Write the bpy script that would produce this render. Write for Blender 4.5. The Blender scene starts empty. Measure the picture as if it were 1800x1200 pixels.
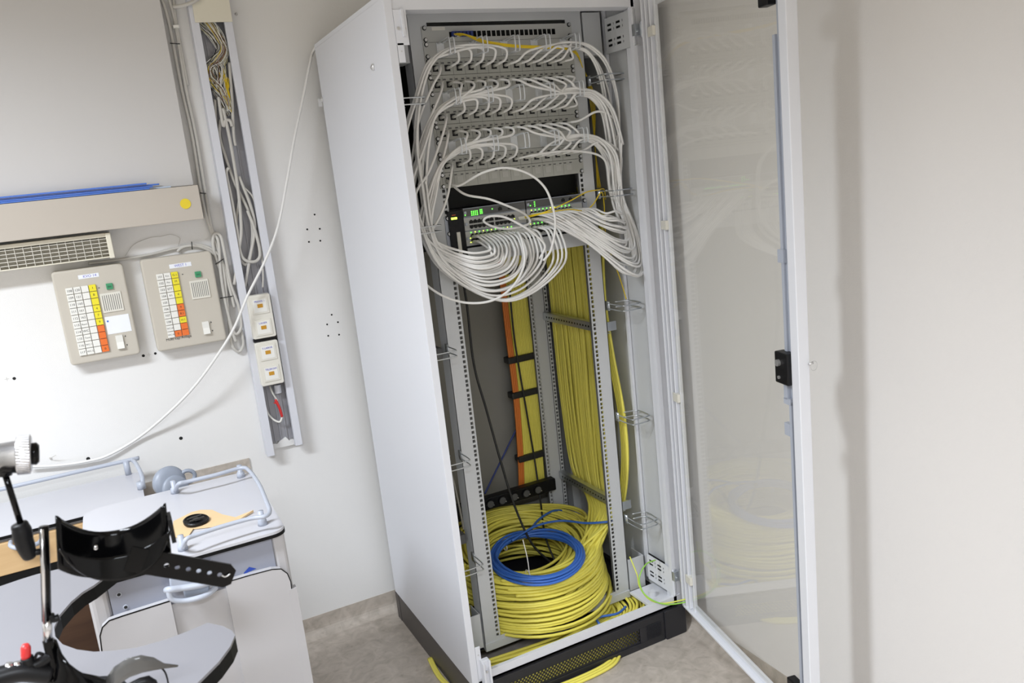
import bpy, bmesh, math, random
from mathutils import Vector, Matrix
import numpy as np
random.seed(7)
scene = bpy.context.scene
PI = math.pi

# ------------------------------------------------------------------ camera
CAM_R = Matrix(((0.8858274531, 0.1853914301, -0.4253701224),
                (-0.4516284752, 0.1340779967, -0.8820741529),
                (-0.1064962148, 0.9734747600, 0.2024980192)))
CAM_C = Vector((-0.90372677, -2.2151642, 1.57567994))
FPX = 1437.70
cd = bpy.data.cameras.new('camera')
cam = bpy.data.objects.new('camera', cd)
scene.collection.objects.link(cam)
cd.sensor_width = 36.0
cd.lens = FPX / 1800 * 36.0
cd.clip_start = 0.02
cd.dof.use_dof = True
cd.dof.focus_distance = 2.25
cd.dof.aperture_fstop = 8.0
cam.matrix_world = Matrix.Translation(CAM_C) @ CAM_R.to_4x4()
scene.camera = cam

# ------------------------------------------------------------------ world, lights, exposure
scene.view_settings.view_transform = 'Standard'
scene.view_settings.look = 'None'
scene.view_settings.gamma = 1.0
scene.view_settings.exposure = 0.12
w = bpy.data.worlds.new('world'); scene.world = w; w.use_nodes = True
w.node_tree.nodes['Background'].inputs[0].default_value = (1.0, 0.94, 0.84, 1)
w.node_tree.nodes['Background'].inputs[1].default_value = 0.3

def area(name, loc, sx, sy, power, color, spread, rot=(0, 0, 0)):
    l = bpy.data.lights.new(name, 'AREA'); l.shape = 'RECTANGLE'; l.size = sx; l.size_y = sy
    l.energy = power; l.color = color; l.spread = math.radians(spread)
    o = bpy.data.objects.new(name, l); scene.collection.objects.link(o)
    o.location = loc; o.rotation_euler = rot
    return o
# two louvred ceiling luminaires behind / left of the camera
area('ceiling_lamp_light', (-2.15, -0.95, 2.62), 1.2, 0.30, 78, (0.86, 0.92, 1.0), 152)
area('ceiling_lamp_light_rear', (-1.30, -3.30, 2.62), 1.2, 0.30, 92, (0.86, 0.92, 1.0), 146)

# ------------------------------------------------------------------ helpers
def ray(u, v):
    return CAM_R @ Vector(((u - 900) / FPX, -(v - 600) / FPX, -1.0))
def at(u, v, x=None, y=None, z=None):
    d = ray(u, v)
    if y is not None: t = (y - CAM_C.y) / d.y
    elif x is not None: t = (x - CAM_C.x) / d.x
    else: t = (z - CAM_C.z) / d.z
    return CAM_C + d * t

MATS = {}
def mat(name, col, rough=0.5, metal=0.0, noise=0.0, nscale=20.0, emit=0.0, bump=0.0, bscale=200.0, trans=0.0, coat=0.0, spec=None, ior=None, alpha=1.0):
    if name in MATS: return MATS[name]
    m = bpy.data.materials.new(name); m.use_nodes = True
    nt = m.node_tree; b = nt.nodes['Principled BSDF']
    b.inputs['Base Color'].default_value = (*col, 1)
    b.inputs['Roughness'].default_value = rough
    b.inputs['Metallic'].default_value = metal
    b.inputs['Transmission Weight'].default_value = trans
    b.inputs['Coat Weight'].default_value = coat
    b.inputs['Alpha'].default_value = alpha
    if ior: b.inputs['IOR'].default_value = ior
    if spec is not None: b.inputs['Specular IOR Level'].default_value = spec
    if emit:
        b.inputs['Emission Color'].default_value = (*col, 1); b.inputs['Emission Strength'].default_value = emit
    if noise or bump:
        tc = nt.nodes.new('ShaderNodeTexCoord')
    if noise:
        n = nt.nodes.new('ShaderNodeTexNoise'); n.inputs['Scale'].default_value = nscale; n.inputs['Detail'].default_value = 6
        nt.links.new(tc.outputs['Object'], n.inputs['Vector'])
        r = nt.nodes.new('ShaderNodeMapRange'); r.inputs['To Min'].default_value = 1 - noise; r.inputs['To Max'].default_value = 1 + noise
        nt.links.new(n.outputs['Fac'], r.inputs['Value'])
        mx = nt.nodes.new('ShaderNodeMix'); mx.data_type = 'RGBA'; mx.blend_type = 'MULTIPLY'
        mx.inputs['Factor'].default_value = 1
        mx.inputs[6].default_value = (*col, 1)
        nt.links.new(r.outputs['Result'], mx.inputs[7])
        nt.links.new(mx.outputs[2], b.inputs['Base Color'])
    if bump:
        n2 = nt.nodes.new('ShaderNodeTexNoise'); n2.inputs['Scale'].default_value = bscale
        nt.links.new(tc.outputs['Object'], n2.inputs['Vector'])
        bp = nt.nodes.new('ShaderNodeBump'); bp.inputs['Strength'].default_value = bump; bp.inputs['Distance'].default_value = 0.002
        nt.links.new(n2.outputs['Fac'], bp.inputs['Height']); nt.links.new(bp.outputs['Normal'], b.inputs['Normal'])
    MATS[name] = m
    return m

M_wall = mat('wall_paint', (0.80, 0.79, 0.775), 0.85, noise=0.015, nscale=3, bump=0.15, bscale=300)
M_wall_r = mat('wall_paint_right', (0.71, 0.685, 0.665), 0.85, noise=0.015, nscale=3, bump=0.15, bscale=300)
M_ceil = mat('ceiling_paint', (0.72, 0.67, 0.57), 0.9)
M_wall_b = mat('wall_paint_beige', (0.5, 0.47, 0.42), 0.9)
M_cab = mat('cabinet_grey', (0.74, 0.75, 0.79), 0.42, bump=0.05, bscale=900)
M_cab_in = mat('cabinet_light_grey', (0.58, 0.59, 0.60), 0.5)
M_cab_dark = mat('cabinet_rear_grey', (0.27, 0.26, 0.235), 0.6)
M_black = mat('black_plastic', (0.006, 0.006, 0.007), 0.4, spec=0.25)
M_plinth = mat('plinth_black', (0.018, 0.018, 0.022), 0.42)
M_plinth_side = mat('plinth_side_brown_black', (0.085, 0.077, 0.072), 0.5)
M_hole = mat('dark_recess', (0.01, 0.01, 0.01), 0.8)
M_zinc = mat('zinc', (0.62, 0.65, 0.68), 0.3, metal=0.9)
M_chrome = mat('chrome', (0.68, 0.68, 0.70), 0.22, metal=1.0)
M_screw = mat('screw_steel', (0.7, 0.7, 0.7), 0.3, metal=0.8)
M_panel = mat('patch_panel_grey', (0.42, 0.42, 0.385), 0.5, noise=0.06, nscale=60)
M_panel2 = mat('shutter_grey', (0.47, 0.47, 0.44), 0.4)
M_mgr = mat('manager_panel_grey', (0.5, 0.5, 0.475), 0.45)
M_cord = mat('cord_white', (0.80, 0.79, 0.77), 0.38)
M_boot = mat('plug_clear', (0.62, 0.61, 0.56), 0.3)
M_yel = mat('cable_yellow', (0.86, 0.765, 0.13), 0.42, noise=0.05, nscale=8)
M_fib = mat('fibre_yellow', (0.80, 0.58, 0.02), 0.4)
M_blue = mat('cable_blue', (0.045, 0.15, 0.52), 0.4)
M_blue2 = mat('cable_blue_dark', (0.03, 0.05, 0.22), 0.5)
M_org = mat('cable_orange', (0.72, 0.20, 0.03), 0.5)
M_blkc = mat('cable_black', (0.018, 0.018, 0.018), 0.5)
M_gcab = mat('cable_grey', (0.56, 0.54, 0.50), 0.45)
M_green = mat('earth_green', (0.30, 0.62, 0.08), 0.4)
M_eyel = mat('earth_yellow', (0.75, 0.78, 0.12), 0.4)
M_beige = mat('intercom_beige', (0.55, 0.51, 0.44), 0.45)
M_cream = mat('cream_plastic', (0.76, 0.72, 0.60), 0.45)
M_creamw = mat("cream_white", (0.74, 0.715, 0.64), 0.35)
M_bwhite = mat('button_white', (0.82, 0.81, 0.76), 0.4)
M_byel = mat('button_yellow', (0.83, 0.72, 0.03), 0.4)
M_borg = mat('button_orange', (0.80, 0.17, 0.03), 0.4)
M_bgrn = mat('button_green', (0.05, 0.30, 0.14), 0.35)
M_paper = mat('label_paper', (0.85, 0.87, 0.92), 0.6)
M_ink = mat('ink_blue', (0.10, 0.10, 0.55), 0.6)
M_inkb = mat('ink_black', (0.02, 0.02, 0.02), 0.6)
M_trunk = mat('trunk_grey', (0.68, 0.69, 0.74), 0.4)
M_trunk_in = mat('trunk_metal_shaded', (0.34, 0.34, 0.37), 0.45, metal=0.2, noise=0.12, nscale=15)  # grey darkened to stand in for shade inside the trunk
M_amber = mat('amber_window', (0.55, 0.27, 0.015), 0.3)
M_red = mat('red_plastic', (0.60, 0.03, 0.03), 0.35)
M_white = mat('laminate_white', (0.53, 0.53, 0.565), 0.3)
M_hpl = mat('laminate_panel', (0.44, 0.43, 0.44), 0.4)
M_edge = mat('edge_black', (0.006, 0.006, 0.006), 0.5, spec=0.12)
M_bluegrey = mat('front_blue_grey', (0.27, 0.285, 0.345), 0.35)
M_alu = mat('rail_silver', (0.42, 0.45, 0.52), 0.35)
M_greyp = mat('grey_plastic', (0.27, 0.30, 0.36), 0.4)
M_gloss = mat('black_gloss', (0.002, 0.002, 0.0023), 0.12, spec=0.2)
M_smoke = mat('smoke_plastic', (0.09, 0.088, 0.085), 0.15)
M_env = mat('kraft_paper', (0.70, 0.50, 0.28), 0.7, noise=0.04, nscale=60)
M_logo = mat('logo_blue', (0.02, 0.06, 0.35), 0.4)
M_dot = mat('sticker_yellow', (0.80, 0.62, 0.03), 0.5)
M_bluefilm = mat('blue_acrylic', (0.05, 0.17, 0.62), 0.15, coat=0.6)
M_clearfilm = mat('pale_blue_acrylic', (0.55, 0.65, 0.8), 0.1, coat=0.6)
M_unit = mat('unit_cream', (0.52, 0.47, 0.41), 0.5)
M_unit_panel = mat('unit_panel', (0.61, 0.595, 0.585), 0.25)
M_led = mat('led_green', (0.12, 1.0, 0.06), 0.4, emit=3.0)
M_ledy = mat('led_lime', (0.75, 1.0, 0.10), 0.4, emit=2.0)
M_modd = mat('module_dark', (0.10, 0.10, 0.10), 0.45)
M_modg = mat('module_grey', (0.46, 0.46, 0.45), 0.45)
M_gasket = mat('gasket', (0.06, 0.06, 0.07), 0.7, noise=0.5, nscale=150)
M_shade = mat('interior_shade_black', (0.02, 0.02, 0.019), 0.8)  # black that stands in for shade in the upper interior
M_ring = mat('ring_steel', (0.74, 0.76, 0.78), 0.3, metal=0.45)
M_top2 = mat('laminate_grey_white', (0.225, 0.222, 0.24), 0.35)
M_orng_t = mat('orange_text', (0.6, 0.1, 0.03), 0.5)

def wood_mat(name, c1, c2, scale):
    m = bpy.data.materials.new(name); m.use_nodes = True; nt = m.node_tree; b = nt.nodes['Principled BSDF']
    tc = nt.nodes.new('ShaderNodeTexCoord'); mp = nt.nodes.new('ShaderNodeMapping'); mp.inputs['Scale'].default_value = (1, 8, 12)
    n = nt.nodes.new('ShaderNodeTexNoise'); n.inputs['Scale'].default_value = scale; n.inputs['Detail'].default_value = 4
    cr = nt.nodes.new('ShaderNodeValToRGB'); cr.color_ramp.elements[0].color = (*c1, 1); cr.color_ramp.elements[1].color = (*c2, 1)
    cr.color_ramp.elements[0].position = 0.3; cr.color_ramp.elements[1].position = 0.7
    nt.links.new(tc.outputs['Object'], mp.inputs['Vector']); nt.links.new(mp.outputs['Vector'], n.inputs['Vector'])
    nt.links.new(n.outputs['Fac'], cr.inputs['Fac']); nt.links.new(cr.outputs['Color'], b.inputs['Base Color'])
    b.inputs['Roughness'].default_value = 0.6; b.inputs['Specular IOR Level'].default_value = 0.25
    return m
M_beech = wood_mat('beech', (0.50, 0.33, 0.165), (0.56, 0.385, 0.205), 5)
M_brown = wood_mat('dark_wood', (0.035, 0.016, 0.009), (0.06, 0.03, 0.016), 4)

def lino_mat():
    m = bpy.data.materials.new('linoleum'); m.use_nodes = True; nt = m.node_tree; b = nt.nodes['Principled BSDF']
    tc = nt.nodes.new('ShaderNodeTexCoord')
    n1 = nt.nodes.new('ShaderNodeTexNoise'); n1.inputs['Scale'].default_value = 20; n1.inputs['Detail'].default_value = 10; n1.inputs['Distortion'].default_value = 1.2
    n2 = nt.nodes.new('ShaderNodeTexNoise'); n2.inputs['Scale'].default_value = 55; n2.inputs['Detail'].default_value = 3
    c1 = nt.nodes.new('ShaderNodeValToRGB'); e = c1.color_ramp.elements
    e[0].position = 0.30; e[0].color = (0.39, 0.345, 0.295, 1); e[1].position = 0.68; e[1].color = (0.55, 0.49, 0.43, 1)
    c2 = nt.nodes.new('ShaderNodeValToRGB'); e = c2.color_ramp.elements
    e[0].position = 0.25; e[0].color = (0.84, 0.83, 0.81, 1); e[1].position = 0.42; e[1].color = (1, 1, 1, 1)
    el = c2.color_ramp.elements.new(0.72); el.color = (1, 1, 1, 1); el = c2.color_ramp.elements.new(0.82); el.color = (1.12, 1.12, 1.1, 1)
    mx = nt.nodes.new('ShaderNodeMix'); mx.data_type = 'RGBA'; mx.blend_type = 'MULTIPLY'; mx.inputs['Factor'].default_value = 1
    for n in (n1, n2): nt.links.new(tc.outputs['Object'], n.inputs['Vector'])
    nt.links.new(n1.outputs['Fac'], c1.inputs['Fac']); nt.links.new(n2.outputs['Fac'], c2.inputs['Fac'])
    nt.links.new(c1.outputs['Color'], mx.inputs[6]); nt.links.new(c2.outputs['Color'], mx.inputs[7])
    nt.links.new(mx.outputs[2], b.inputs['Base Color']); b.inputs['Roughness'].default_value = 0.42
    return m
M_lino = lino_mat()

def glass_mat():
    m = bpy.data.materials.new('door_glass'); m.use_nodes = True; nt = m.node_tree
    for n in list(nt.nodes): nt.nodes.remove(n)
    out = nt.nodes.new('ShaderNodeOutputMaterial'); mix = nt.nodes.new('ShaderNodeMixShader')
    fr = nt.nodes.new('ShaderNodeFresnel'); 
    geo = nt.nodes.new('ShaderNodeNewGeometry'); mr = nt.nodes.new('ShaderNodeMapRange'); mr.inputs['To Min'].default_value = 1.38; mr.inputs['To Max'].default_value = 1 / 1.38
    nt.links.new(geo.outputs['Backfacing'], mr.inputs['Value']); nt.links.new(mr.outputs['Result'], fr.inputs['IOR'])
    tr = nt.nodes.new('ShaderNodeBsdfTransparent'); tr.inputs['Color'].default_value = (0.995, 0.997, 0.988, 1)
    gl = nt.nodes.new('ShaderNodeBsdfGlossy'); gl.inputs['Roughness'].default_value = 0.0
    nt.links.new(fr.outputs[0], mix.inputs[0]); nt.links.new(tr.outputs[0], mix.inputs[1]); nt.links.new(gl.outputs[0], mix.inputs[2]); nt.links.new(mix.outputs[0], out.inputs['Surface'])
    return m
M_glass = glass_mat()

class MB:
    def __init__(s): s.v = []; s.f = []; s.m = []; s.mi = 0
    def add(s, verts, faces):
        o = len(s.v); s.v.extend([tuple(p) for p in verts]); s.f.extend([tuple(i + o for i in f) for f in faces]); s.m.extend([s.mi] * len(faces)); return s
    def box(s, x0, x1, y0, y1, z0, z1, T=None):
        P = [Vector((x, y, z)) for z in (z0, z1) for y in (y0, y1) for x in (x0, x1)]
        if T is not None: P = [T @ p for p in P]
        return s.add(P, [(0, 2, 3, 1), (4, 5, 7, 6), (0, 1, 5, 4), (2, 6, 7, 3), (0, 4, 6, 2), (1, 3, 7, 5)])
    def bbox(s, x0, x1, y0, y1, z0, z1, r, T=None, n=3, axis='y'):
        # box with rounded outline seen along `axis`
        if axis == 'y': pts = rrect(x0, x1, z0, z1, r, n); f = lambda a, b, c: Vector((a, c, b)); c0, c1 = y0, y1
        elif axis == 'z': pts = rrect(x0, x1, y0, y1, r, n); f = lambda a, b, c: Vector((a, b, c)); c0, c1 = z0, z1
        else: pts = rrect(y0, y1, z0, z1, r, n); f = lambda a, b, c: Vector((c, a, b)); c0, c1 = x0, x1
        return s.prism(pts, f, c0, c1, T)
    def prism(s, pts, f, c0, c1, T=None):
        n = len(pts)
        V = [f(a, b, c0) for a, b in pts] + [f(a, b, c1) for a, b in pts]
        if T is not None: V = [T @ p for p in V]
        F = [tuple(range(n - 1, -1, -1)), tuple(range(n, 2 * n))] + [(i, (i + 1) % n, n + (i + 1) % n, n + i) for i in range(n)]
        return s.add(V, F)
    def cyl(s, p0, p1, r0, r1=None, n=16, cap=True):
        p0 = Vector(p0); p1 = Vector(p1); r1 = r0 if r1 is None else r1
        d = (p1 - p0).normalized(); a = d.orthogonal().normalized(); b = d.cross(a)
        V = [p0 + (a * math.cos(t) + b * math.sin(t)) * r0 for t in [2 * PI * i / n for i in range(n)]] + \
            [p1 + (a * math.cos(t) + b * math.sin(t)) * r1 for t in [2 * PI * i / n for i in range(n)]]
        F = [(i, (i + 1) % n, n + (i + 1) % n, n + i) for i in range(n)]
        if cap: F += [tuple(range(n - 1, -1, -1)), tuple(range(n, 2 * n))]
        return s.add(V, F)
    def lathe(s, p0, d, prof, n=20):
        p0 = Vector(p0); d = Vector(d).normalized(); a = d.orthogonal().normalized(); b = d.cross(a)
        V = []; F = []
        for (h, r) in prof:
            for i in range(n):
                t = 2 * PI * i / n; V.append(p0 + d * h + (a * math.cos(t) + b * math.sin(t)) * r)
        for k in range(len(prof) - 1):
            for i in range(n): F.append((k * n + i, k * n + (i + 1) % n, (k + 1) * n + (i + 1) % n, (k + 1) * n + i))
        F.append(tuple(range(n - 1, -1, -1))); F.append(tuple((len(prof) - 1) * n + i for i in range(n)))
        return s.add(V, F)
    def tube(s, path, r, n=8, closed=False, cap=True, flat=1.0):
        P = np.array([list(p) for p in path], float)
        N = len(P)
        if closed: T = np.roll(P, -1, 0) - np.roll(P, 1, 0)
        else:
            T = np.empty_like(P); T[1:-1] = P[2:] - P[:-2]; T[0] = P[1] - P[0]; T[-1] = P[-1] - P[-2]
        T /= (np.linalg.norm(T, axis=1)[:, None] + 1e-12)
        ref = np.array([0, 0, 1.0]) if abs(T[0][2]) < 0.9 else np.array([1.0, 0, 0])
        nrm = np.cross(T[0], ref); nrm /= np.linalg.norm(nrm)
        V = []; ang = np.arange(n) * 2 * PI / n; ca = np.cos(ang)[:, None]; sa = np.sin(ang)[:, None] * flat
        rr = r if hasattr(r, '__len__') else [r] * N
        for i in range(N):
            nrm = nrm - T[i] * np.dot(nrm, T[i]); l = np.linalg.norm(nrm)
            nrm = nrm / l if l > 1e-9 else np.cross(T[i], [1, 0, 0.01])
            bi = np.cross(T[i], nrm)
            V.extend((P[i] + rr[i] * (ca * nrm + sa * bi)).tolist())
        F = []
        for i in range(N if closed else N - 1):
            a = i * n; b = ((i + 1) % N) * n
            for k in range(n): F.append((a + k, a + (k + 1) % n, b + (k + 1) % n, b + k))
        if cap and not closed:
            F.append(tuple(range(n - 1, -1, -1))); F.append(tuple((N - 1) * n + k for k in range(n)))
        return s.add(V, F)
    def quad(s, a, b, c, d): return s.add([a, b, c, d], [(0, 1, 2, 3)])
    def sheet(s, O, U, V, L, W, holes, both=0.0015):
        """sheet from origin O, length L along U, width W along V, rectangular holes (u0,u1,v0,v1) sorted in u, not overlapping in u unless same interval"""
        O = Vector(O); U = Vector(U); V = Vector(V); N = U.cross(V).normalized()
        rows = {}
        for h in holes: rows.setdefault((h[0], h[1]), []).append((h[2], h[3]))
        rect = []; cur = 0.0
        for (u0, u1) in sorted(rows):
            if u0 > cur: rect.append((cur, u0, 0, W))
            c = 0.0
            for (v0, v1) in sorted(rows[(u0, u1)]):
                rect.append((u0, u1, c, v0)); c = v1
            rect.append((u0, u1, c, W)); cur = u1
        if cur < L: rect.append((cur, L, 0, W))
        for off in (0, both):
            for (u0, u1, v0, v1) in rect:
                s.quad(O + U * u0 + V * v0 + N * off, O + U * u1 + V * v0 + N * off, O + U * u1 + V * v1 + N * off, O + U * u0 + V * v1 + N * off)
        for (a, b) in ((0, 0), (0, 1), (1, 0), (1, 1)): pass
        return s
    def build(s, name, m, parent=None, smooth=False):
        me = bpy.data.meshes.new(name); me.from_pydata(s.v, [], s.f)
        for mm in (m if isinstance(m, (list, tuple)) else [m]): me.materials.append(mm)
        if any(s.m): me.polygons.foreach_set('material_index', s.m)
        if smooth: me.polygons.foreach_set('use_smooth', [True] * len(s.f))
        bm = bmesh.new(); bm.from_mesh(me); bmesh.ops.recalc_face_normals(bm, faces=bm.faces); bm.to_mesh(me); bm.free()
        me.update()
        o = bpy.data.objects.new(name, me); scene.collection.objects.link(o)
        if parent: o.parent = parent; o.matrix_parent_inverse = parent_inv(parent)
        return o
def parent_inv(p):
    # parent chain built from translations only
    M = Matrix.Identity(4); q = p
    while q is not None:
        M = q.matrix_basis if q is p else q.matrix_basis @ q.matrix_parent_inverse.inverted() @ M if False else M
        q = None
    return world_of(p).inverted()
def world_of(o):
    if o.parent: return world_of(o.parent) @ o.matrix_parent_inverse @ o.matrix_basis
    return o.matrix_basis.copy()
def rrect(x0, x1, y0, y1, r, n=4):
    pts = []
    for (cx, cy, a0) in ((x1 - r, y1 - r, 0), (x0 + r, y1 - r, 90), (x0 + r, y0 + r, 180), (x1 - r, y0 + r, 270)):
        for i in range(n + 1):
            a = math.radians(a0 + 90 * i / n); pts.append((cx + r * math.cos(a), cy + r * math.sin(a)))
    return pts
def crom(pts, k=8, closed=False):
    P = [Vector(p) for p in pts]; n = len(P); out = []
    segs = n if closed else n - 1
    for i in range(segs):
        if closed: a, b, c, d = P[(i - 1) % n], P[i], P[(i + 1) % n], P[(i + 2) % n]
        else: a, b, c, d = P[max(i - 1, 0)], P[i], P[i + 1], P[min(i + 2, n - 1)]
        for j in range(k):
            t = j / k
            out.append(0.5 * ((2 * b) + (c - a) * t + (2 * a - 5 * b + 4 * c - d) * t * t + (3 * b - a - 3 * c + d) * t ** 3))
    if not closed: out.append(P[-1])
    return out
def bev(o, wdt=0.002, seg=2):
    m = o.modifiers.new('bevel', 'BEVEL'); m.width = wdt; m.segments = seg; m.limit_method = 'ANGLE'; m.angle_limit = math.radians(40)
    return o
def tag(o, label, cat, group=None, kind=None):
    o['label'] = label; o['category'] = cat
    if group: o['group'] = group
    if kind: o['kind'] = kind
    return o
def empty(name, loc, label, cat, group=None):
    o = bpy.data.objects.new(name, None); scene.collection.objects.link(o); o.location = loc; o.empty_display_size = 0.05
    return tag(o, label, cat, group)
def struct(o): o['kind'] = 'structure'; return o
def text(name, items, m, parent):
    """items: (string, matrix, size). One mesh"""
    vs = []; fs = []
    for s, M, size in items:
        c = bpy.data.curves.new('t', 'FONT'); c.body = s; c.size = size; c.align_x = 'CENTER'; c.align_y = 'CENTER'; c.resolution_u = 2
        o = bpy.data.objects.new('t', c); me = bpy.data.meshes.new_from_object(o)
        off = len(vs)
        vs += [tuple(M @ v.co) for v in me.vertices]; fs += [tuple(i + off for i in p.vertices) for p in me.polygons]
        bpy.data.objects.remove(o); bpy.data.curves.remove(c); bpy.data.meshes.remove(me)
    mb = MB(); mb.v = vs; mb.f = fs; mb.m = [0] * len(fs)
    return mb.build(name, m, parent)
def facing(x, y, z, roll=0.0):   # text on a plane facing -Y
    return Matrix.Translation((x, y, z)) @ Matrix.Rotation(roll, 4, 'Y') @ Matrix.Rotation(PI / 2, 4, 'X')

# ------------------------------------------------------------------ room
YW, XR, XL, YF, ZC = 0.60, 0.645, -3.2, -4.2, 2.78
COVE_B, COVE_R = 0.077, 0.052
struct(MB().quad((XL, YF, 0), (XR, YF, 0), (XR, YW, 0), (XL, YW, 0)).build('floor', M_lino))
b = MB(); b.box(XL, XR + 0.1, YW, YW + 0.1, COVE_B, ZC); struct(b.build('wall_back', M_wall))
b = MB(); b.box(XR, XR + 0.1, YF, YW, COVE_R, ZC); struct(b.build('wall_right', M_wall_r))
b = MB(); b.box(XL - 0.1, XL, YF, YW + 0.1, 0, ZC); struct(b.build('wall_left', M_wall_b))
b = MB(); b.box(XL - 0.1, XR + 0.1, YF - 0.1, YF, 0, ZC); struct(b.build('wall_front', M_wall_b))
b = MB(); b.box(XL, XR, YF, YW, ZC, ZC + 0.1); struct(b.build('ceiling', M_ceil))
def cove(axis):
    mb = MB(); prof = []
    H = COVE_B if axis == 'b' else COVE_R
    R = 0.035
    prof = [(0.0, H), (-0.002, H), (-0.002, R)] + [(-0.002 - R * (1 - math.cos(a)), R - R * math.sin(a)) for a in [PI / 2 * i / 6 for i in range(1, 7)]] + [(-R - 0.004, 0.0005), (0, 0)]
    if axis == 'b':
        V = [Vector((x, YW + d, z)) for x in (XL, XR) for d, z in prof]
    else:
        V = [Vector((XR + d, y, z)) for y in (YF, YW) for d, z in prof]
    n = len(prof)
    mb.add(V, [(i, i + 1, n + i + 1, n + i) for i in range(n - 1)])
    # body behind, so that the wall has no gap below it
    if axis == 'b': mb.box(XL, XR + .1, YW, YW + 0.1, 0, H)
    else: mb.box(XR, XR + 0.1, YF, YW, 0, H)
    return mb.build('baseboard_back' if axis == 'b' else 'baseboard_right', M_lino)
struct(cove('b')); struct(cove('r'))

# luminaires (out of frame) that carry the two lights
for (x, y), lb in (((-2.15, -0.95), 'white louvred ceiling luminaire nearer the cabinet'), ((-1.30, -3.30), 'white louvred ceiling luminaire farther from the cabinet')):
    t = empty('ceiling_light', (x, y, ZC), lb, 'ceiling light', 'ceiling luminaires')
    f = MB(); f.box(x - 0.64, x + 0.64, y - 0.31, y - 0.29, 2.63, ZC); f.box(x - 0.64, x + 0.64, y + 0.29, y + 0.31, 2.63, ZC)
    f.box(x - 0.64, x - 0.62, y - 0.29, y + 0.29, 2.63, ZC); f.box(x + 0.62, x + 0.64, y - 0.29, y + 0.29, 2.63, ZC); f.build('frame', M_white, t)

# ------------------------------------------------------------------ network cabinet
U = 0.04445; Z0 = 0.125
def zk(k): return Z0 + k * U
CXL, CXR, CYF, CYB, CZ0, CZ1 = -0.1675, 0.6225, -0.165, 0.535, 0.105, 2.03
cab = empty('network_cabinet', (0.2325, 0.19, 0), 'tall light grey network cabinet with its glass door standing open', 'network cabinet')
# side panels
b = MB()
b.box(CXL, CXL + 0.004, CYF, CYB, CZ0, CZ1)
b.box(CXL, CXL + 0.021, CYF - 0.003, CYF, CZ0, CZ1); b.box(CXL + 0.0195, CXL + 0.021, CYF, CYF + 0.014, CZ0, CZ1)
b.box(CXL + 0.004, CXL + 0.016, CYB - 0.012, CYB, CZ0, CZ1)
side = bev(b.build('side_panel', M_cab, cab), 0.0015)
b = MB(); b.box(CXR - 0.004, CXR, CYF, CYB, CZ0, CZ1); b.box(CXR - 0.03, CXR - 0.02, 0.0, 0.01, CZ0 + 0.03, CZ1)
b.build('side_panel', M_cab, cab)
for (u, v) in ((657, 118), (567, 175)):
    p = at(u, v, x=CXL)
    k = MB(); k.lathe(p, (-1, 0, 0), [(0, 0.009), (0.004, 0.009), (0.006, 0.007), (0.006, 0.004), (0.009, 0.004)], 16)
    if u == 567: k.box(p.x - 0.016, p.x - 0.004, p.y - 0.002, p.y + 0.002, p.z - 0.022, p.z + 0.002)
    k.build('panel_lock', M_screw, side)
# rear panel, roof, floor
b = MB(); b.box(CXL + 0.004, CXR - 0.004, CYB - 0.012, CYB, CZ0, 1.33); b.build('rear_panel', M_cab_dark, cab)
b = MB(); b.box(CXL + 0.004, CXR - 0.004, CYB - 0.014, CYB, 1.33, CZ1); b.build('rear_panel', M_shade, cab)  # upper part coloured black, shade of the interior put into the colour
b = MB(); b.box(-0.02, 0.485, 0.07, 0.08, 1.487, 1.995); b.build('shade_panel', M_shade, cab)  # added black sheet standing in for the dark behind the patch panels
b = MB(); b.box(CXL, CXR, CYF, CYB, CZ1, CZ1 + 0.012); b.build('roof', M_cab, cab)
b = MB(); b.box(CXL + .01, CXR - .01, 0.01, CYB - .02, 0.088, 0.092); b.build('floor_plate', M_plinth, cab)
# front frame: top rail, sill, posts
b = MB(); b.box(CXL + 0.021, 0.588, CYF, CYF + 0.05, 2.0, CZ1); b.build('top_rail', M_cab, cab)
b = MB(); b.box(CXL + 0.021, 0.590, CYF, CYF + 0.012, CZ0, 0.136); b.box(CXL + 0.021, 0.59, CYF, CYF + 0.02, CZ0, CZ0 + 0.006); b.build('sill_rail', M_cab, cab)
b = MB(); b.box(0.578, 0.592, CYF, CYF + 0.016, CZ0, CZ1); b.box(0.588, 0.598, CYF + 0.016, CYF + 0.05, CZ0, CZ1)
b.box(0.592, CXR, CYF + 0.004, CYF + 0.01, CZ0, CZ1); b.build('corner_post', M_cab, cab)
b = MB(); b.box(CXL + 0.006, CXL + 0.02, CYF + 0.0, CYF + 0.03, CZ0, CZ1); b.build('corner_post', M_cab, cab)
for y in (0.45, ):
    b = MB(); b.box(CXL + 0.006, CXL + 0.05, y, y + 0.05, CZ0, CZ1); b.build('corner_post', M_cab_in, cab)
    b = MB(); b.box(0.575, CXR - 0.006, y, y + 0.05, CZ0, CZ1); b.build('corner_post', M_cab_in, cab)
# vertical fold lines on the right side panel (inner face)
b = MB(); b.box(0.605, 0.6085, -0.09, 0.44, CZ0, CZ1); b.build('side_liner', M_cab_in, cab)
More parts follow.
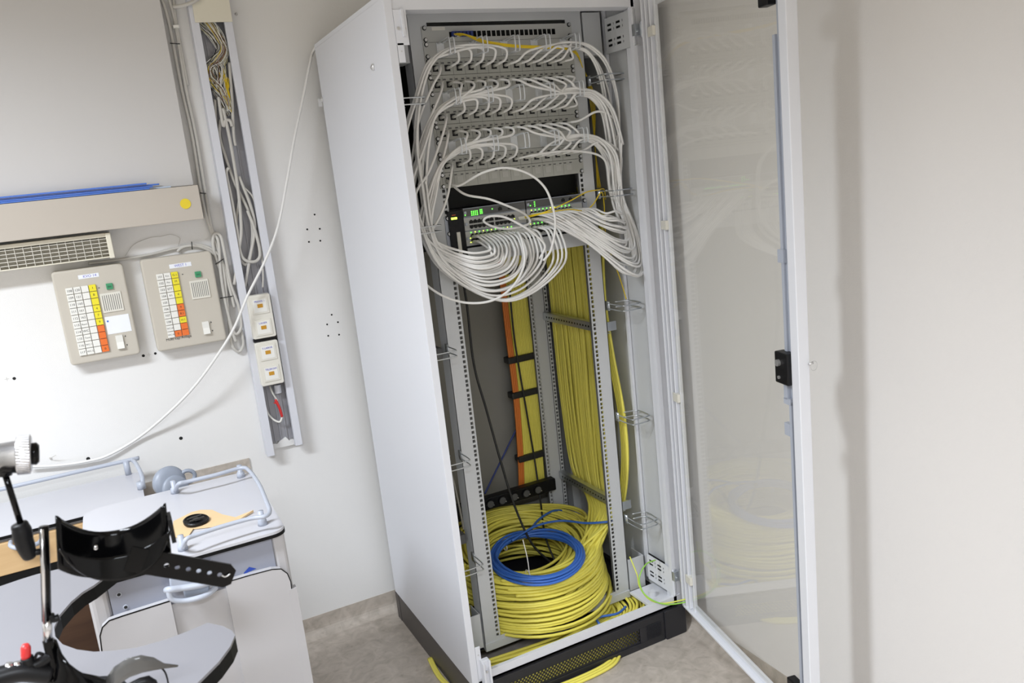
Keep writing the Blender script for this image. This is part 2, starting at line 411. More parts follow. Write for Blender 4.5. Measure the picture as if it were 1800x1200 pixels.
# slotted depth brackets top and bottom right
def slot_bracket(z0, z1, m):
    holes = []
    mb = MB(); O = (0.583, -0.02, z0); W = z1 - z0
    rows = [(W * a, W * a + 0.007) for a in (0.18, 0.32, 0.62, 0.76)]
    for (u0, u1) in ((0.012, 0.034), (0.044, 0.048), (0.058, 0.080), (0.09, 0.094)):
        for (a, c) in rows: holes.append((u0, u1, a, c))
    mb.sheet(O, (0, -1, 0), (0, 0, 1), 0.15, W, holes)
    mb.mi = 1
    mb.box(0.590, 0.591, -0.165, -0.02, z0, z1); mb.mi = 0
    mb.box(0.583, 0.600, -0.17, -0.02, z0, z0 + 0.002)
    return mb.build('slotted_bracket', [m, M_hole], cab)
slot_bracket(1.893, 1.995, M_cab_in); slot_bracket(0.140, 0.235, M_cab)
b = MB(); b.box(0.50, 0.60, -0.155, -0.02, CZ0 + .004, CZ0 + 0.012); b.cyl((0.545, -0.09, CZ0 + .012), (0.545, -0.09, CZ0 + 0.03), 0.012); b.build('corner_foot_plate', M_cab, cab)
b = MB(); b.box(CXL + 0.02, -0.09, -0.15, -0.08, CZ0 + .004, CZ0 + 0.012); b.cyl((-0.12, -0.1, CZ0 + .012), (-0.12, -0.1, CZ0 + 0.03), 0.012); b.build('corner_foot_plate', M_cab, cab)
# inner 19in frame: left and right rails with the hole rows
def rail(x0, x1, hx, y, front=True, m=M_cab_in, name='mounting_rail', flange=0.055, zlo=0.087, zhi=2.02):
    mb = MB(); holes = []
    for k in range(0, 42):
        for dz in (0.00635, 0.022225, 0.0381):
            zz = zk(k) + dz
            holes.append((zz - zlo - 0.0047, zz - zlo + 0.0047, hx - x0 - 0.0047, hx - x0 + 0.0047))
    mb.sheet((x0, y, zlo), (0, 0, 1), (1, 0, 0), zhi - zlo, x1 - x0, holes, both=0.002)
    # outer side flange
    if hx > 0.2: mb.box(x1 - 0.002, x1, y, y + flange, zlo, zhi)
    else: mb.box(x0, x0 + 0.002, y, y + flange, zlo, zhi)
    mb.mi = 1
    # dark channel behind the holes
    mb.box(hx - 0.0075, hx + 0.0075, y + 0.014, y + 0.016, zlo, zhi)
    mb.mi = 0
    return mb.build(name, [m, M_modd], cab)
rail(-0.047, 0.0095, 0.0, 0.0); rail(0.4556, 0.512, 0.4651, 0.0)
b = MB(); b.box(0.0095, 0.4556, 0.0, 0.003, 2.0, 2.02); b.box(-0.047, 0.512, 0.0, 0.05, 2.02, 2.024); b.build('frame_top_bar', M_cab_in, cab)
b = MB(); b.box(-0.047, 0.512, -0.004, 0.0, 0.087, 0.109); b.box(-0.047, 0.512, -0.004, 0.03, 0.109, 0.113); b.box(0.0095, 0.4556, 0.0, 0.003, 0.109, 0.124); bev(b.build('frame_bottom_bar', M_cab_in, cab), .001)
for (x0, x1) in ((-0.146, -0.052), (0.517, 0.581)):
    b = MB(); b.box(x0, x1, 0.0, 0.06, 1.895, 2.02); bev(b.build('filler_block', M_cab_in, cab), .002)
    b = MB(); b.box(x0, x1, 0.0, 0.004, 0.105, 0.222); b.box(x0, x0 + .003, 0.004, 0.07, 0.105, 0.222); b.box(x1 - .003, x1, 0.004, 0.07, 0.105, 0.222); bev(b.build('filler_block', M_cab_in, cab), .001)
# rear 19in rails
rail(0.4556, 0.470, 0.4651, 0.42, name='rear_rail', m=M_cab_in, flange=0.01, zlo=0.12)
b = MB(); b.box(0.470, 0.515, 0.422, 0.426, 0.12, 2.02); b.box(-0.05, -0.005, 0.422, 0.426, 0.12, 2.02); b.build('rear_rail_web', M_cab_in, cab)
rail(0.515, 0.530, 0.5225, 0.415, name='rear_rail', m=M_cab_in, flange=0.01, zlo=0.12)
rail(-0.0095, 0.0095, 0.0, 0.42, name='rear_rail', m=M_cab_in, flange=0.01, zlo=0.12)
# depth bars on the right and left, perforated
def depth_bar(x, z, m, side=1):
    holes = [(0.02 + 0.018 * i, 0.029 + 0.018 * i, 0.009, 0.016) for i in range(20)]
    mb = MB()
    mb.sheet((x, 0.415, z), (0, -1, 0), (0, 0, 1), 0.41, 0.026, holes); mb.box(x, x + 0.02, 0.003, 0.415, z - 0.002, z)
    mb.box(x, x + 0.02, 0.003, 0.415, z + 0.026, z + 0.028)
    mb.mi = 1; mb.box(x + 0.012, x + 0.013, 0.01, 0.415, z, z + 0.026)
    mb.mi = 0
    return mb.build('depth_bar', [m, M_hole], cab)
depth_bar(0.505, 1.028, M_zinc); depth_bar(0.505, 0.405, M_zinc)
for z in (1.035, 0.41):
    b = MB(); b.box(0.512, 0.545, -0.004, 0.004, z, z + 0.03); b.build('bar_tab', M_zinc, cab)
for z in (1.055, 0.455):
    b = MB(); b.box(-0.075, -0.055, 0.03, 0.42, z, z + 0.03); b.cyl((-0.076, 0.05, z + .02), (-0.08, 0.05, z + .02), 0.005); b.build('depth_bar', M_modd, cab)
b = MB(); b.box(0.53, 0.60, 0.12, 0.42, 1.835, 1.85); b.box(0.53, 0.60, 0.12, 0.42, 1.80, 1.81); b.build('depth_bar', M_zinc, cab)
# wire guide rings at both sides
def ring_side(xa, xb, y0, y1, z):
    mb = MB()
    for dz in (0, 0.017):
        p = [(xa, y1, z + dz), (xa, y0 + 0.01, z + dz), (xa + (xb - xa) * .2, y0, z + dz), (xb - (xb - xa) * .15, y0, z + dz), (xb, y0 + 0.015, z + dz), (xb, y1 - .015, z + dz), (xa + (xb - xa) * .4, y1, z + dz)]
        mb.tube(crom(p, 4), 0.0020, 6)
    mb.box(xa - .0015, xa + .0015, y1 - 0.012, y1 + 0.012, z - 0.006, z + 0.024)
    return mb.build('cable_ring', M_zinc, cab, smooth=True)
for z in (1.778, 1.435, 1.077, 0.745, 0.41): ring_side(-0.052, -0.135, -0.085, -0.005, z)
for z in (1.81, 1.468, 1.11, 0.735, 0.37): ring_side(0.517, 0.590, -0.095, -0.005, z)
# latch brackets on the closing (left) side
for z0, z1 in ((1.88, 2.0), (0.112, 0.24)):
    mb = MB()
    if z0 > 1:
        mb.box(-0.146, -0.112, CYF - 0.004, CYF + 0.0, 1.915, 2.0); mb.box(-0.145, -0.128, CYF - 0.004, CYF, 1.873, 1.92); mb.box(-0.128, -0.122, CYF - 0.012, CYF - 0.004, 1.935, 2.0)
        mb.mi = 1; mb.cyl((-0.137, CYF - 0.007, 1.955), (-0.137, CYF - 0.004, 1.955), 0.0045); mb.cyl((-0.119, CYF - 0.0045, 1.955), (-0.119, CYF - 0.004, 1.955), 0.0035); mb.cyl((-0.136, CYF - 0.0045, 1.90), (-0.136, CYF - 0.004, 1.90), 0.002)
    else:
        mb.box(-0.146, -0.13, CYF - 0.004, CYF, 0.12, 0.225); mb.box(-0.137, -0.112, CYF - 0.02, CYF - 0.004, 0.10, 0.185); mb.box(-0.137, -0.131, CYF - 0.03, CYF - 0.02, 0.10, 0.18); mb.box(-0.118, -0.112, CYF - 0.03, CYF - 0.02, 0.10, 0.185)
        mb.mi = 1; mb.cyl((-0.125, CYF - 0.026, 0.15), (-0.125, CYF - 0.02, 0.15), 0.004); mb.cyl((-0.138, CYF - 0.006, 0.2), (-0.138, CYF - 0.004, 0.2), 0.0025)
    bev(mb.build('latch_bracket', [M_cab, M_screw], cab), 0.001)
# plinth
pl = MB()
pl.bbox(CXL, CXL + 0.02, CYF + 0.02, 0.495, 0.0, CZ0 - 0.002, 0.001)
pl.bbox(CXL - 0.001, CXL + 0.03, 0.50, CYB + 0.002, 0.0, CZ0 - 0.002, 0.001)
pl.build('plinth_side', M_plinth_side, cab)
pl = MB(); pl.box(CXR - 0.03, CXR - 0.008, CYF + 0.02, CYB, 0.0, CZ0 - 0.002); pl.build('plinth_side', M_plinth, cab)
pl = MB()
xa, xb = CXL, 0.613
pl.bbox(xb - 0.085, xb, CYF - 0.012, CYF + 0.045, 0.0, CZ0 - 0.002, 0.006)
pl.box(xa, xb - 0.085, CYF - 0.006, CYF + 0.01, 0.075, CZ0 - 0.004)
pl.box(xa, xb - 0.085, CYF - 0.006, CYF + 0.01, 0.0, 0.022)
pl.box(0.43, xb - 0.085, CYF - 0.006, CYF + 0.01, 0.022, 0.075)
pl.box(xa, xa + 0.06, CYF - 0.006, CYF + 0.01, 0.022, 0.075)
for i in range(12): pl.box(0.455, 0.515, CYF - 0.0085, CYF - 0.006, 0.024 + i * 0.0044, 0.0262 + i * 0.0044)
bev(pl.build('plinth_front', M_plinth, cab), 0.002)
# perforated grille
gr = MB(); gx0, gx1, gz0, gz1 = xa + 0.06, 0.43, 0.022, 0.075
nx = 86; nz = 8; cw = (gx1 - gx0) / nx; ch = (gz1 - gz0) / nz
for j in range(nz):
    for i in range(nx):
        cx = gx0 + (i + 0.5) * cw; cz = gz0 + (j + 0.5) * ch
        if (i + j) % 2 or j in (0, nz - 1):
            gr.quad((cx - cw / 2, CYF - .002, cz - ch / 2), (cx + cw / 2, CYF - .002, cz - ch / 2), (cx + cw / 2, CYF - .002, cz + ch / 2), (cx - cw / 2, CYF - .002, cz + ch / 2)); continue
        o = [(cx + sx * cw / 2, cz + sz * ch / 2) for sx, sz in ((-1, -1), (0, -1), (1, -1), (1, 0), (1, 1), (0, 1), (-1, 1), (-1, 0))]
        rr = 0.00335
        inn = [(cx + rr * math.cos(a), cz + rr * math.sin(a)) for a in [math.radians(225 + 45 * q) for q in range(8)]]
        V = [(x, CYF - .002, z) for x, z in o] + [(x, CYF - .002, z) for x, z in inn]
        gr.add(V, [(q, (q + 1) % 8, 8 + (q + 1) % 8, 8 + q) for q in range(8)])
g = gr.build('plinth_grille', M_plinth, cab)
sm = g.modifiers.new('thick', 'SOLIDIFY'); sm.thickness = 0.0012

# hinges
for z in (1.935, 0.212):
    h = MB(); h.box(0.578, 0.598, CYF - 0.012, CYF + 0.002, z - 0.016, z + 0.016); h.cyl((0.603, CYF - 0.014, z - 0.022), (0.603, CYF - 0.014, z + 0.022), 0.0055)
    h.cyl((0.587, CYF - 0.016, z - 0.004), (0.587, CYF - 0.012, z - 0.004), 0.003)
    h.build('hinge', M_zinc, cab, smooth=False)

# ------------------------------------------------------------------ the glass door (a part of the cabinet)
DA = math.radians(12.3); DW = 0.725
hd = Vector((0.603, CYF - 0.028, 0)); dx = Vector((-math.sin(DA), -math.cos(DA), 0)); dn = Vector((-math.cos(DA), math.sin(DA), 0))   # dn: towards the inside of the door
DT = Matrix(((dx.x, dn.x, 0, hd.x), (dx.y, dn.y, 0, hd.y), (0, 0, 1, 0), (0, 0, 0, 1)))   # local: x along door, y inward, z up
def dbox(mb, x0, x1, y0, y1, z0, z1): return mb.box(x0, x1, y0, y1, z0, z1, DT)
f = MB(); dbox(f, 0.0, 0.062, -0.012, -0.008, 0.11, 2.03); dbox(f, 0.0, 0.008, -0.008, 0.012, 0.11, 2.03); dbox(f, 0.022, 0.028, -0.008, 0.010, 0.11, 2.03); dbox(f, 0.042, 0.047, -0.008, 0.006, 0.12, 2.02); dbox(f, 0.058, 0.068, -0.012, 0.0, 0.11, 2.03)
dbox(f, DW - 0.030, DW, -0.012, 0.016, 0.11, 2.03); dbox(f, DW - 0.062, DW - 0.030, -0.012, -0.006, 0.11, 2.03)
dbox(f, 0.0, DW, -0.012, 0.012, 0.11, 0.118); dbox(f, 0.0, DW, -0.012, -0.004, 0.118, 0.142); dbox(f, 0.0, DW, -0.012, -0.004, 1.985, 2.03)
door = bev(f.build('door_frame', M_cab, cab), 0.002)
s = MB(); s.box(0.030, 0.037, -0.008, -0.004, 0.2, 2.0, DT); s.build('gasket', M_gasket, door)
s = MB(); s.box(DW - 0.056, DW - 0.051, -0.005, 0.002, 0.13, 2.0, DT); s.build('locking_bar', M_alu, door)
s = MB(); s.box(0.0605, DW - 0.045, -0.0035, 0.0005, 0.135, 1.995, DT); s.build('glass_pane', M_glass, door)
for z in (1.905, 1.36, 0.83, 0.215):
    s = MB(); s.box(0.036, 0.068, 0.0005, 0.010, z, z + 0.026, DT); s.box(0.046, 0.056, -0.006, 0.0005, z, z + 0.026, DT); s.build('pane_clip', M_creamw, door)
for z in (1.86, 0.205):
    s = MB(); s.box(DW - 0.092, DW - 0.056, 0.0, 0.024, z, z + 0.043, DT); bev(s.build('rod_guide', M_black, door), 0.003)
lk = MB(); lk.box(DW - 0.082, DW - 0.03, 0.0, 0.026, 1.03, 1.105, DT); lock = bev(lk.build('door_lock', M_black, door), 0.003)
s = MB(); p = DT @ Vector((DW - 0.064, 0.026, 1.08)); s.cyl(p, p + dn * 0.006, 0.008); s.build('lock_cylinder', M_screw, lock)
s = MB(); p = DT @ Vector((DW - 0.064, 0.026, 1.045)); s.cyl(p, p + dn * 0.003, 0.004); s.build('lock_screw', M_screw, lock)
s = MB(); s.box(DW - 0.066, DW - 0.056, 0.002, 0.008, 1.105, 1.8, DT); s.box(DW - 0.070, DW - 0.056, 0.002, 0.012, 0.99, 1.03, DT); s.box(DW - 0.054, DW - 0.045, 0.002, 0.010, 0.20, 0.985, DT); s.box(DW - 0.072, DW - 0.045, 0.002, 0.012, 0.978, 0.993, DT)
for z in (0.90, 1.31): s.box(DW - 0.075, DW - 0.052, 0.0, 0.011, z, z + 0.03, DT)
s.build('locking_rod', M_alu, door)
s = MB(); cc = DT @ Vector((DW + 0.006, -0.012, 1.085))
s.tube([cc + Vector((0.010 * math.cos(a) + .008, 0, 0.011 * math.sin(a) - .006)) for a in [2 * PI * i / 20 for i in range(20)]], 0.0006, 5, closed=True); s.cyl(cc + Vector((-.006, 0, 0)), cc + Vector((0.004, 0, .002)), 0.003)
s.build('key_ring', M_screw, door, smooth=True)
# earth wires from the door to the frame
e = MB(); P = [at(u, v, y=y) for u, v, y in ((1107, 978, -0.02), (1120, 1010, -0.06), (1124, 1030, -0.10), (1140, 1052, -0.14), (1165, 1060, -0.17), (1200, 1054, -0.20), (1214, 1050, -0.21))]
e.tube(crom(P, 8), 0.0023, 8)
tag(e.build('earth_wire', M_eyel, None, True), 'green-yellow earth wire from the lower right corner block to the open door', 'wire')
e = MB(); P = [at(u, v, y=y) for u, v, y in ((1152, 984, -0.10), (1135, 992, -0.11), (1124, 1015, -0.12), (1130, 1040, -0.14), (1150, 1056, -0.17), (1175, 1062, -0.19), (1205, 1058, -0.21))]
e.tube(crom(P, 8), 0.0023, 8)
tag(e.build('earth_wire', M_green, None, True), 'green-yellow earth wire from the slotted bracket to the open door', 'wire')

# ------------------------------------------------------------------ rack mounted equipment
def screws(t, k, zs=(0.00635, 0.0381)):
    for x in (0.0, 0.4651):
        for dz in zs:
            z = zk(k) + dz; mb = MB()
            mb.mi = 0; mb.cyl((x, -0.0045, z), (x, -0.003, z), 0.0062, n=14)
            mb.mi = 1; mb.cyl((x, -0.0075, z), (x, -0.0044, z), 0.0043, n=12)
            mb.build('screw', [M_black, M_screw], t)
ORD = ['topmost', 'second', 'third', 'fourth', 'fifth', 'sixth']
def rack_plate(name, k, label, cat, m, group):
    t = empty(name, (0.2325, 0, zk(k)), label, cat, group)
    mb = MB(); mb.box(-0.0088, 0.4739, -0.003, 0.0, zk(k) + 0.0004, zk(k + 1) - 0.0004); bev(mb.build('face_plate', m, t), 0.0006, 1)
    screws(t, k)
    return t
# fibre panel
t = empty('fibre_patch_bay', (0.2325, 0, zk(41)), 'grey fibre panel with a row of dark square openings, topmost in the rack', 'patch panel', None)
mb = MB(); holes = []
px0, px1 = 0.145, 0.420; pn = 18; pw = (px1 - px0) / pn
for i in range(pn): holes.append((px0 + 0.0088 + i * pw, px0 + 0.0088 + i * pw + pw * 0.80, 0.011, 0.027))
holes.append((0.082, 0.142, 0.012, 0.026))
mb.sheet((-0.0088, -0.001, zk(41) + 0.0004), (1, 0, 0), (0, 0, 1), 0.4827, U - 0.003, sorted(holes)); mb.mi = 1; mb.box(0.06, 0.43, 0.02, 0.022, zk(41), zk(42)); mb.build('face_plate', [M_mgr, M_hole], t)
screws(t, 41, (0.0063, 0.0375))
s = MB(); s.box(0.022, 0.062, -0.0035, -0.003, zk(41) + 0.031, zk(41) + 0.040); s.build('label_strip', M_creamw, t)
for i in range(6):
    s = MB(); s.box(0.079 + i * 0.0112, 0.087 + i * 0.0112, -0.012, -0.001, zk(41) + 0.013, zk(41) + 0.026); s.build('fibre_coupler', M_blue2, t)
# cable managers
ring_me = None
def ring_mesh():
    mb = MB()
    for dx_ in (-0.0068, 0.0068):
        p = [(dx_, 0, 0.018), (dx_, -0.070, 0.021), (dx_, -0.082, 0.017), (dx_, -0.084, 0.0), (dx_, -0.082, -0.017), (dx_, -0.070, -0.021), (dx_, 0, -0.018)]
        mb.tube(crom(p, 4), 0.0020, 6)
    mb.box(-0.011, 0.011, -0.0025, 0, -0.020, 0.020); mb.box(-0.007, 0.007, -0.004, -0.0025, -0.006, 0.006)
    mb.box(-0.0068, 0.0068, -0.07, -0.004, -0.0220, -0.0205)
    me = bpy.data.meshes.new('guide_ring'); me.from_pydata(mb.v, [], mb.f); me.materials.append(M_ring)
    return me
ring_me = ring_mesh()
for n_, k in enumerate((40, 37, 34)):
    t = rack_plate('cable_manager', k, 'grey cable manager panel with wire rings, %s of the three' % ('upper', 'middle', 'lower')[n_], 'cable manager', M_mgr, 'cable managers')
    for i in range(5):
        o = bpy.data.objects.new('guide_ring', ring_me); scene.collection.objects.link(o)
        o.parent = t; o.location = (0.041 + i * 0.0997 - 0.2325, -0.003, U / 2)
# patch panels
PORTX = [0.018 + i * 0.0366 for i in range(12)]
mb = MB(); mb.mi = 1; mb.box(-0.0085, 0.0085, -0.0012, 0, -0.0085, 0.0085); mb.mi = 0
mb.box(-0.0105, -0.0085, -0.002, 0, -0.010, 0.0085); mb.box(-0.0105, 0.0105, -0.002, 0, 0.0085, 0.010); mb.box(0.0085, 0.0105, -0.002, 0, -0.010, 0.0085); mb.mi = 2
mb.box(-0.0165, -0.0085, -0.001, 0, 0.0122, 0.016); mb.box(0.0035, 0.0115, -0.001, 0, 0.0122, 0.016)
mb.box(-0.0185, -0.0179, -0.0004, 0, -0.02, 0.02)
port_me = bpy.data.meshes.new('socket'); port_me.from_pydata(mb.v, [], mb.f)
for m in (M_panel, M_hole, M_modd): port_me.materials.append(m)
port_me.polygons.foreach_set('material_index', mb.m)
ROWS = [39, 38, 36, 35, 33]
mb = MB(); mb.box(-0.0165, -0.0085, -0.001, 0, 0.0122, 0.015); mb.box(0.0035, 0.0115, -0.001, 0, 0.0122, 0.015); mb.box(-0.0185, -0.0181, -0.0003, 0, -0.02, 0.02)
mb.mi = 1; mb.box(-0.0090, 0.0090, -0.0008, 0, -0.0085, 0.0085)
blank_me = bpy.data.meshes.new('socket'); blank_me.from_pydata(mb.v, [], mb.f)
for m in (M_modd, M_panel2): blank_me.materials.append(m)
blank_me.polygons.foreach_set('material_index', mb.m)
for n_, k in enumerate(ROWS + [32]):
    t = rack_plate('patch_bay', k, ('grey twelve socket patch panel full of white cords, %s patch panel in the rack' % ORD[n_]) if n_ < 5 else 'grey patch panel holding only two cords at its left end, above the dark gap', 'patch panel', M_panel, 'patch panels')
    for i in range(12):
        o = bpy.data.objects.new('socket', port_me if (n_ < 5 or i == 0) else blank_me); scene.collection.objects.link(o); o.parent = t
        o.location = (PORTX[i] - 0.2325, -0.003, U * (0.42 if n_ < 5 else 0.5))
    if n_ == 5:
        pass
# switch
zs0, zs1 = zk(28.05), zk(30.62)
sw = empty('network_switch', (0.2325, 0.0, zk(27)), 'modular network switch with green lights and white cords below the dark gap', 'network switch')
mb = MB(); mb.box(0.008, 0.4571, 0.002, 0.30, zk(27.95), zs1); mb.mi = 1; mb.box(0.05, 0.4571, -0.008, 0.30, zk(27.0), zk(28.0)); mb.mi = 0
mb.box(0.0, 0.046, -0.012, 0.002, zk(27.05), zs1 - 0.004); mb.build('chassis', [M_black, M_cab_in], sw)
for x0, x1 in ((-0.0088, 0.0085), (0.4575, 0.4739)):
    s = MB(); s.box(x0, x1, -0.004, -0.001, zk(27.0), zk(30.2))
    s.mi = 2
    for zz in (at(785.6, 384, y=0).z, at(790, 411, y=0).z):
        s.mi = 1; s.cyl((0 if x0 < 0 else .4651, -.0055, zz), (0 if x0 < 0 else .4651, -.004, zz), .0065, n=14); s.mi = 2; s.cyl((0 if x0 < 0 else .4651, -.0085, zz), (0 if x0 < 0 else .4651, -.0055, zz), .0045, n=12)
    s.build('mounting_ear', [M_alu, M_black, M_screw], sw)
s = MB(); s.box(0.008, 0.026, -0.0135, -0.012, zs1 - 0.028, zs1 - 0.022); s.build('power_light', M_ledy, sw)
s = MB(); s.box(0.019, 0.030, -0.0145, -0.012, zk(27.2), zk(29.15)); s.build('pull_tab', M_creamw, sw)
s = MB(); s.box(0.011, 0.023, -0.0128, -0.012, zs1 - 0.0165, zs1 - 0.0145); s.build('orange_mark', M_orng_t, sw)
ports_me = None
def rj_mesh():
    mb = MB(); mb.box(-0.0062, 0.0062, -0.001, 0, -0.005, 0.003); mb.box(-0.0032, 0.0032, -0.001, 0, 0.003, 0.0055)
    me = bpy.data.meshes.new('port'); me.from_pydata(mb.v, [], mb.f); me.materials.append(M_hole); return me
rj = rj_mesh()
def module(name, x0, x1, z0, z1, m, leds=(), ports=(), y=-0.010):
    mb = MB(); mb.box(x0, x1, y, 0.002, z0, z1); mb.mi = 1
    mb.box(x0, x1, y - 0.0006, y, z1 - 0.0016, z1); mb.box(x0, x1, y - 0.0006, y, z0, z0 + 0.0012)
    mb.box(x0 + 0.002, x0 + 0.009, y - 0.004, y, (z0 + z1) / 2 - 0.004, (z0 + z1) / 2 + 0.004)
    o = bev(mb.build(name, [m, M_alu], sw), 0.0006, 1)
    for (lx, lz, mm) in leds:
        s = MB(); s.box(lx - 0.0014, lx + 0.0014, y - 0.001, y, lz - 0.0014, lz + 0.0014); s.build('indicator', mm, o)
    for (qx, qz, flip) in ports:
        c = bpy.data.objects.new('port', rj); scene.collection.objects.link(c); c.parent = o; c.location = (qx, y, qz); 
        if flip: c.rotation_euler = (0, PI, 0)
    return o
ZT = zs1
mA, mB_ = (0.048, 0.252), (0.256, 0.452)
L = [(0.075 + 0.006 * i, ZT - 0.012 - 0.005 * j, M_led) for i in range(4) for j in range(3)] + [(0.103 + .005 * i, ZT - 0.010 - .005 * j, M_led) for i in range(2) for j in range(3)] + [(0.054, ZT - .02, M_led), (0.142, ZT - .012, M_led)]
module('management_module', mA[0], mA[1], ZT - 0.026, ZT - 0.001, M_modd, L, [(0.168, ZT - .014, 0), (0.20, ZT - .014, 0)])
L = [(0.285, ZT - 0.008 - .006 * j, M_led) for j in range(3)] + [(0.270, ZT - .017, M_led)]
module('management_module', mB_[0], mB_[1], ZT - 0.026, ZT - 0.001, M_modd, L, [(0.385, ZT - .013, 0), (0.412, ZT - .013, 0)])
def frame_ports(x0, n, z):
    return [(x0 + i * 0.0133 + (0.004 if i >= n // 2 + 1 else 0), z, 0) for i in range(n)]
module('port_module', mA[0], mA[1], ZT - 0.066, ZT - 0.027, M_modg, [(0.212, ZT - .05, M_ledy)], frame_ports(0.070, 11, ZT - 0.041) + [(x, z, 1) for x, z, f_ in frame_ports(0.070, 11, ZT - 0.0555)])
L = [(0.066 + 0.0133 * i, ZT - 0.0715, M_ledy if i % 2 else M_led) for i in range(11)] + [(0.062, ZT - .100, M_ledy), (0.062, ZT - .088, M_ledy)]
module('port_module', mA[0], mA[1], ZT - 0.110, ZT - 0.067, M_modg, L, frame_ports(0.070, 12, ZT - 0.081) + [(x, z, 1) for x, z, f_ in frame_ports(0.070, 12, ZT - 0.0955)])
L = [(0.272 + 0.0133 * i, ZT - 0.031, M_ledy if i in (0, 5, 6) else M_led) for i in range(11)] + [(0.262, ZT - .052, M_ledy)]
module('port_module', mB_[0], mB_[1], ZT - 0.066, ZT - 0.027, M_modg, L, frame_ports(0.272, 11, ZT - 0.041) + [(x, z, 1) for x, z, f_ in frame_ports(0.272, 11, ZT - 0.0555)])
L = [(0.264 + .0133 * i, ZT - 0.0715, M_ledy if i < 1 else M_led) for i in range(4)]
module('port_module', mB_[0], mB_[1], ZT - 0.110, ZT - 0.067, M_modg, L, frame_ports(0.272, 11, ZT - 0.081) + [(x, z, 1) for x, z, f_ in frame_ports(0.272, 11, ZT - 0.0955)])

# ------------------------------------------------------------------ white patch cords
def jit(a): return random.uniform(-a, a)
def cord(pts, label, group, r=0.0035, m=M_cord, plug0=True, plug1=True, name='patch_cable', k=8):
    P = crom(pts, k)
    mb = MB(); mb.tube(P, r, 8)
    o = mb.build(name, m, None, True); tag(o, label, 'cable', group)
    for on, (a, c) in ((plug0, (P[0], P[2])), (plug1, (P[-1], P[-3]))):
        if on:
            d = (c - a).normalized(); q = MB(); q.lathe(a - d * 0.004, d, [(0, 0.0048), (0.014, 0.0048), (0.016, 0.0040), (0.030, 0.0034)], 10); q.build('plug', M_boot, o, True)
    return o
nums = ['first', 'second', 'third', 'fourth', 'fifth', 'sixth', 'seventh', 'eighth', 'ninth', 'tenth', 'eleventh', 'twelfth']
left_order = []; right_order = []
for r_, k in enumerate(ROWS):
    for i in range(12): (left_order if i < 6 else right_order).append((r_, k, i))
# switch port targets on the left column
LT = [(0.070 + (j % 15) * 0.0125, ZT - (0.084 if j < 15 else 0.099)) for j in range(30)]
LT = LT[:26] + [(0.272 + j * 0.0133, ZT - 0.083) for j in range(4)]
LT.sort(key=lambda a: a[0])
idxL = list(range(30)); random.shuffle(left_order)
for n_, (r_, k, i) in enumerate(left_order):
    zr = zk(k) + U * 0.42; xp = PORTX[i]
    up = r_ in (0, 2, 4)
    zm = zk({0: 40, 1: 37, 2: 37, 3: 34, 4: 34}[r_]) + U / 2
    a = jit(1); bj = jit(1); 
    P = [Vector((xp, -0.006, zr)), Vector((xp + 0.004, -0.03, zr + .002))]
    if i == 0:
        P += [Vector((xp - 0.01, -0.055, zr - 0.02)), Vector((xp - 0.04, -0.065, zr - 0.055 - .01 * r_))]
    elif up:
        P += [Vector((xp + 0.016, -0.052, zr + 0.012)), Vector((xp + 0.010, -0.064 + .004 * a, zm - 0.010))]
        if xp > 0.12: P += [Vector(((xp + 0.06) / 2, -0.066 + .005 * bj, zm + 0.004 * a - .002))]
        P += [Vector((0.045, -0.062 + .010 * bj, zm - 0.010 + .008 * a)), Vector((-0.018 - .008 * abs(a), -0.07 + .01 * bj, zm - 0.036 - .012 * abs(bj)))]
    else:
        P += [Vector((xp + 0.016, -0.052, zr - 0.005)), Vector((xp + 0.006, -0.062 + .004 * a, zr - 0.022))]
        if xp > 0.12: P += [Vector(((xp + 0.06) / 2 + .01, -0.066 + .005 * bj, zm + 0.010 + .003 * a))]
        P += [Vector((0.045, -0.062 + .010 * bj, zm - 0.004 + .008 * a)), Vector((-0.018 - .008 * abs(a), -0.07 + .01 * bj, zm - 0.040 - .012 * abs(bj)))]
    # bundle down the left side
    bx = -0.098 + 0.022 * a; by = -0.050 + 0.026 * bj
    ztop = P[-1].z
    if ztop - 0.10 > 1.60:
        P += [Vector((-0.066 + .35 * 0.02 * a, -0.06 + .02 * bj, ztop - 0.085)), Vector((bx, by, max(ztop - 0.20, 1.57)))]
    else:
        P += [Vector((-0.060 + .01 * a, -0.06 + .02 * bj, ztop - 0.07))]
    if r_ < 3: P.append(Vector((bx, by, 1.55 + .02 * a)))
    P.append(Vector((-0.088 + 0.016 * a, -0.047 + 0.022 * bj, 1.445)))
    # lobe to the switch
    f_ = n_ / 29.0
    tx, tz = LT[n_]
    low = 1.365 - 0.145 * f_ ** 0.8 + jit(.004)
    yb = -0.085 - 0.035 * (1 - f_) - .016 * abs(bj); low += jit(.010)
    x1 = -0.060 + 0.03 * f_ * 0.3
    P.append(Vector((x1 + .008 * a, -0.065 + .012 * bj, 1.445 - (1.445 - low) * 0.52)))
    xm = tx * 0.42 + 0.005
    P.append(Vector((xm - 0.03 * (1 + f_), yb, low + 0.008)))
    P.append(Vector((xm + 0.028 + .03 * f_, yb - .004, low + 0.006)))
    P.append(Vector((tx + 0.000 + .012 * f_, yb + 0.006, low + (tz - low) * 0.42)))
    P.append(Vector((tx + 0.018, -0.062 - .008 * abs(a), tz - 0.020)))
    P.append(Vector((tx + 0.004, -0.040, tz - 0.001)))
    P.append(Vector((tx, -0.014, tz)))
    cord(P, 'white patch cord from the %s socket of the %s patch panel, looping down the left' % (nums[i], ORD[r_]), 'white patch cords', k=7)
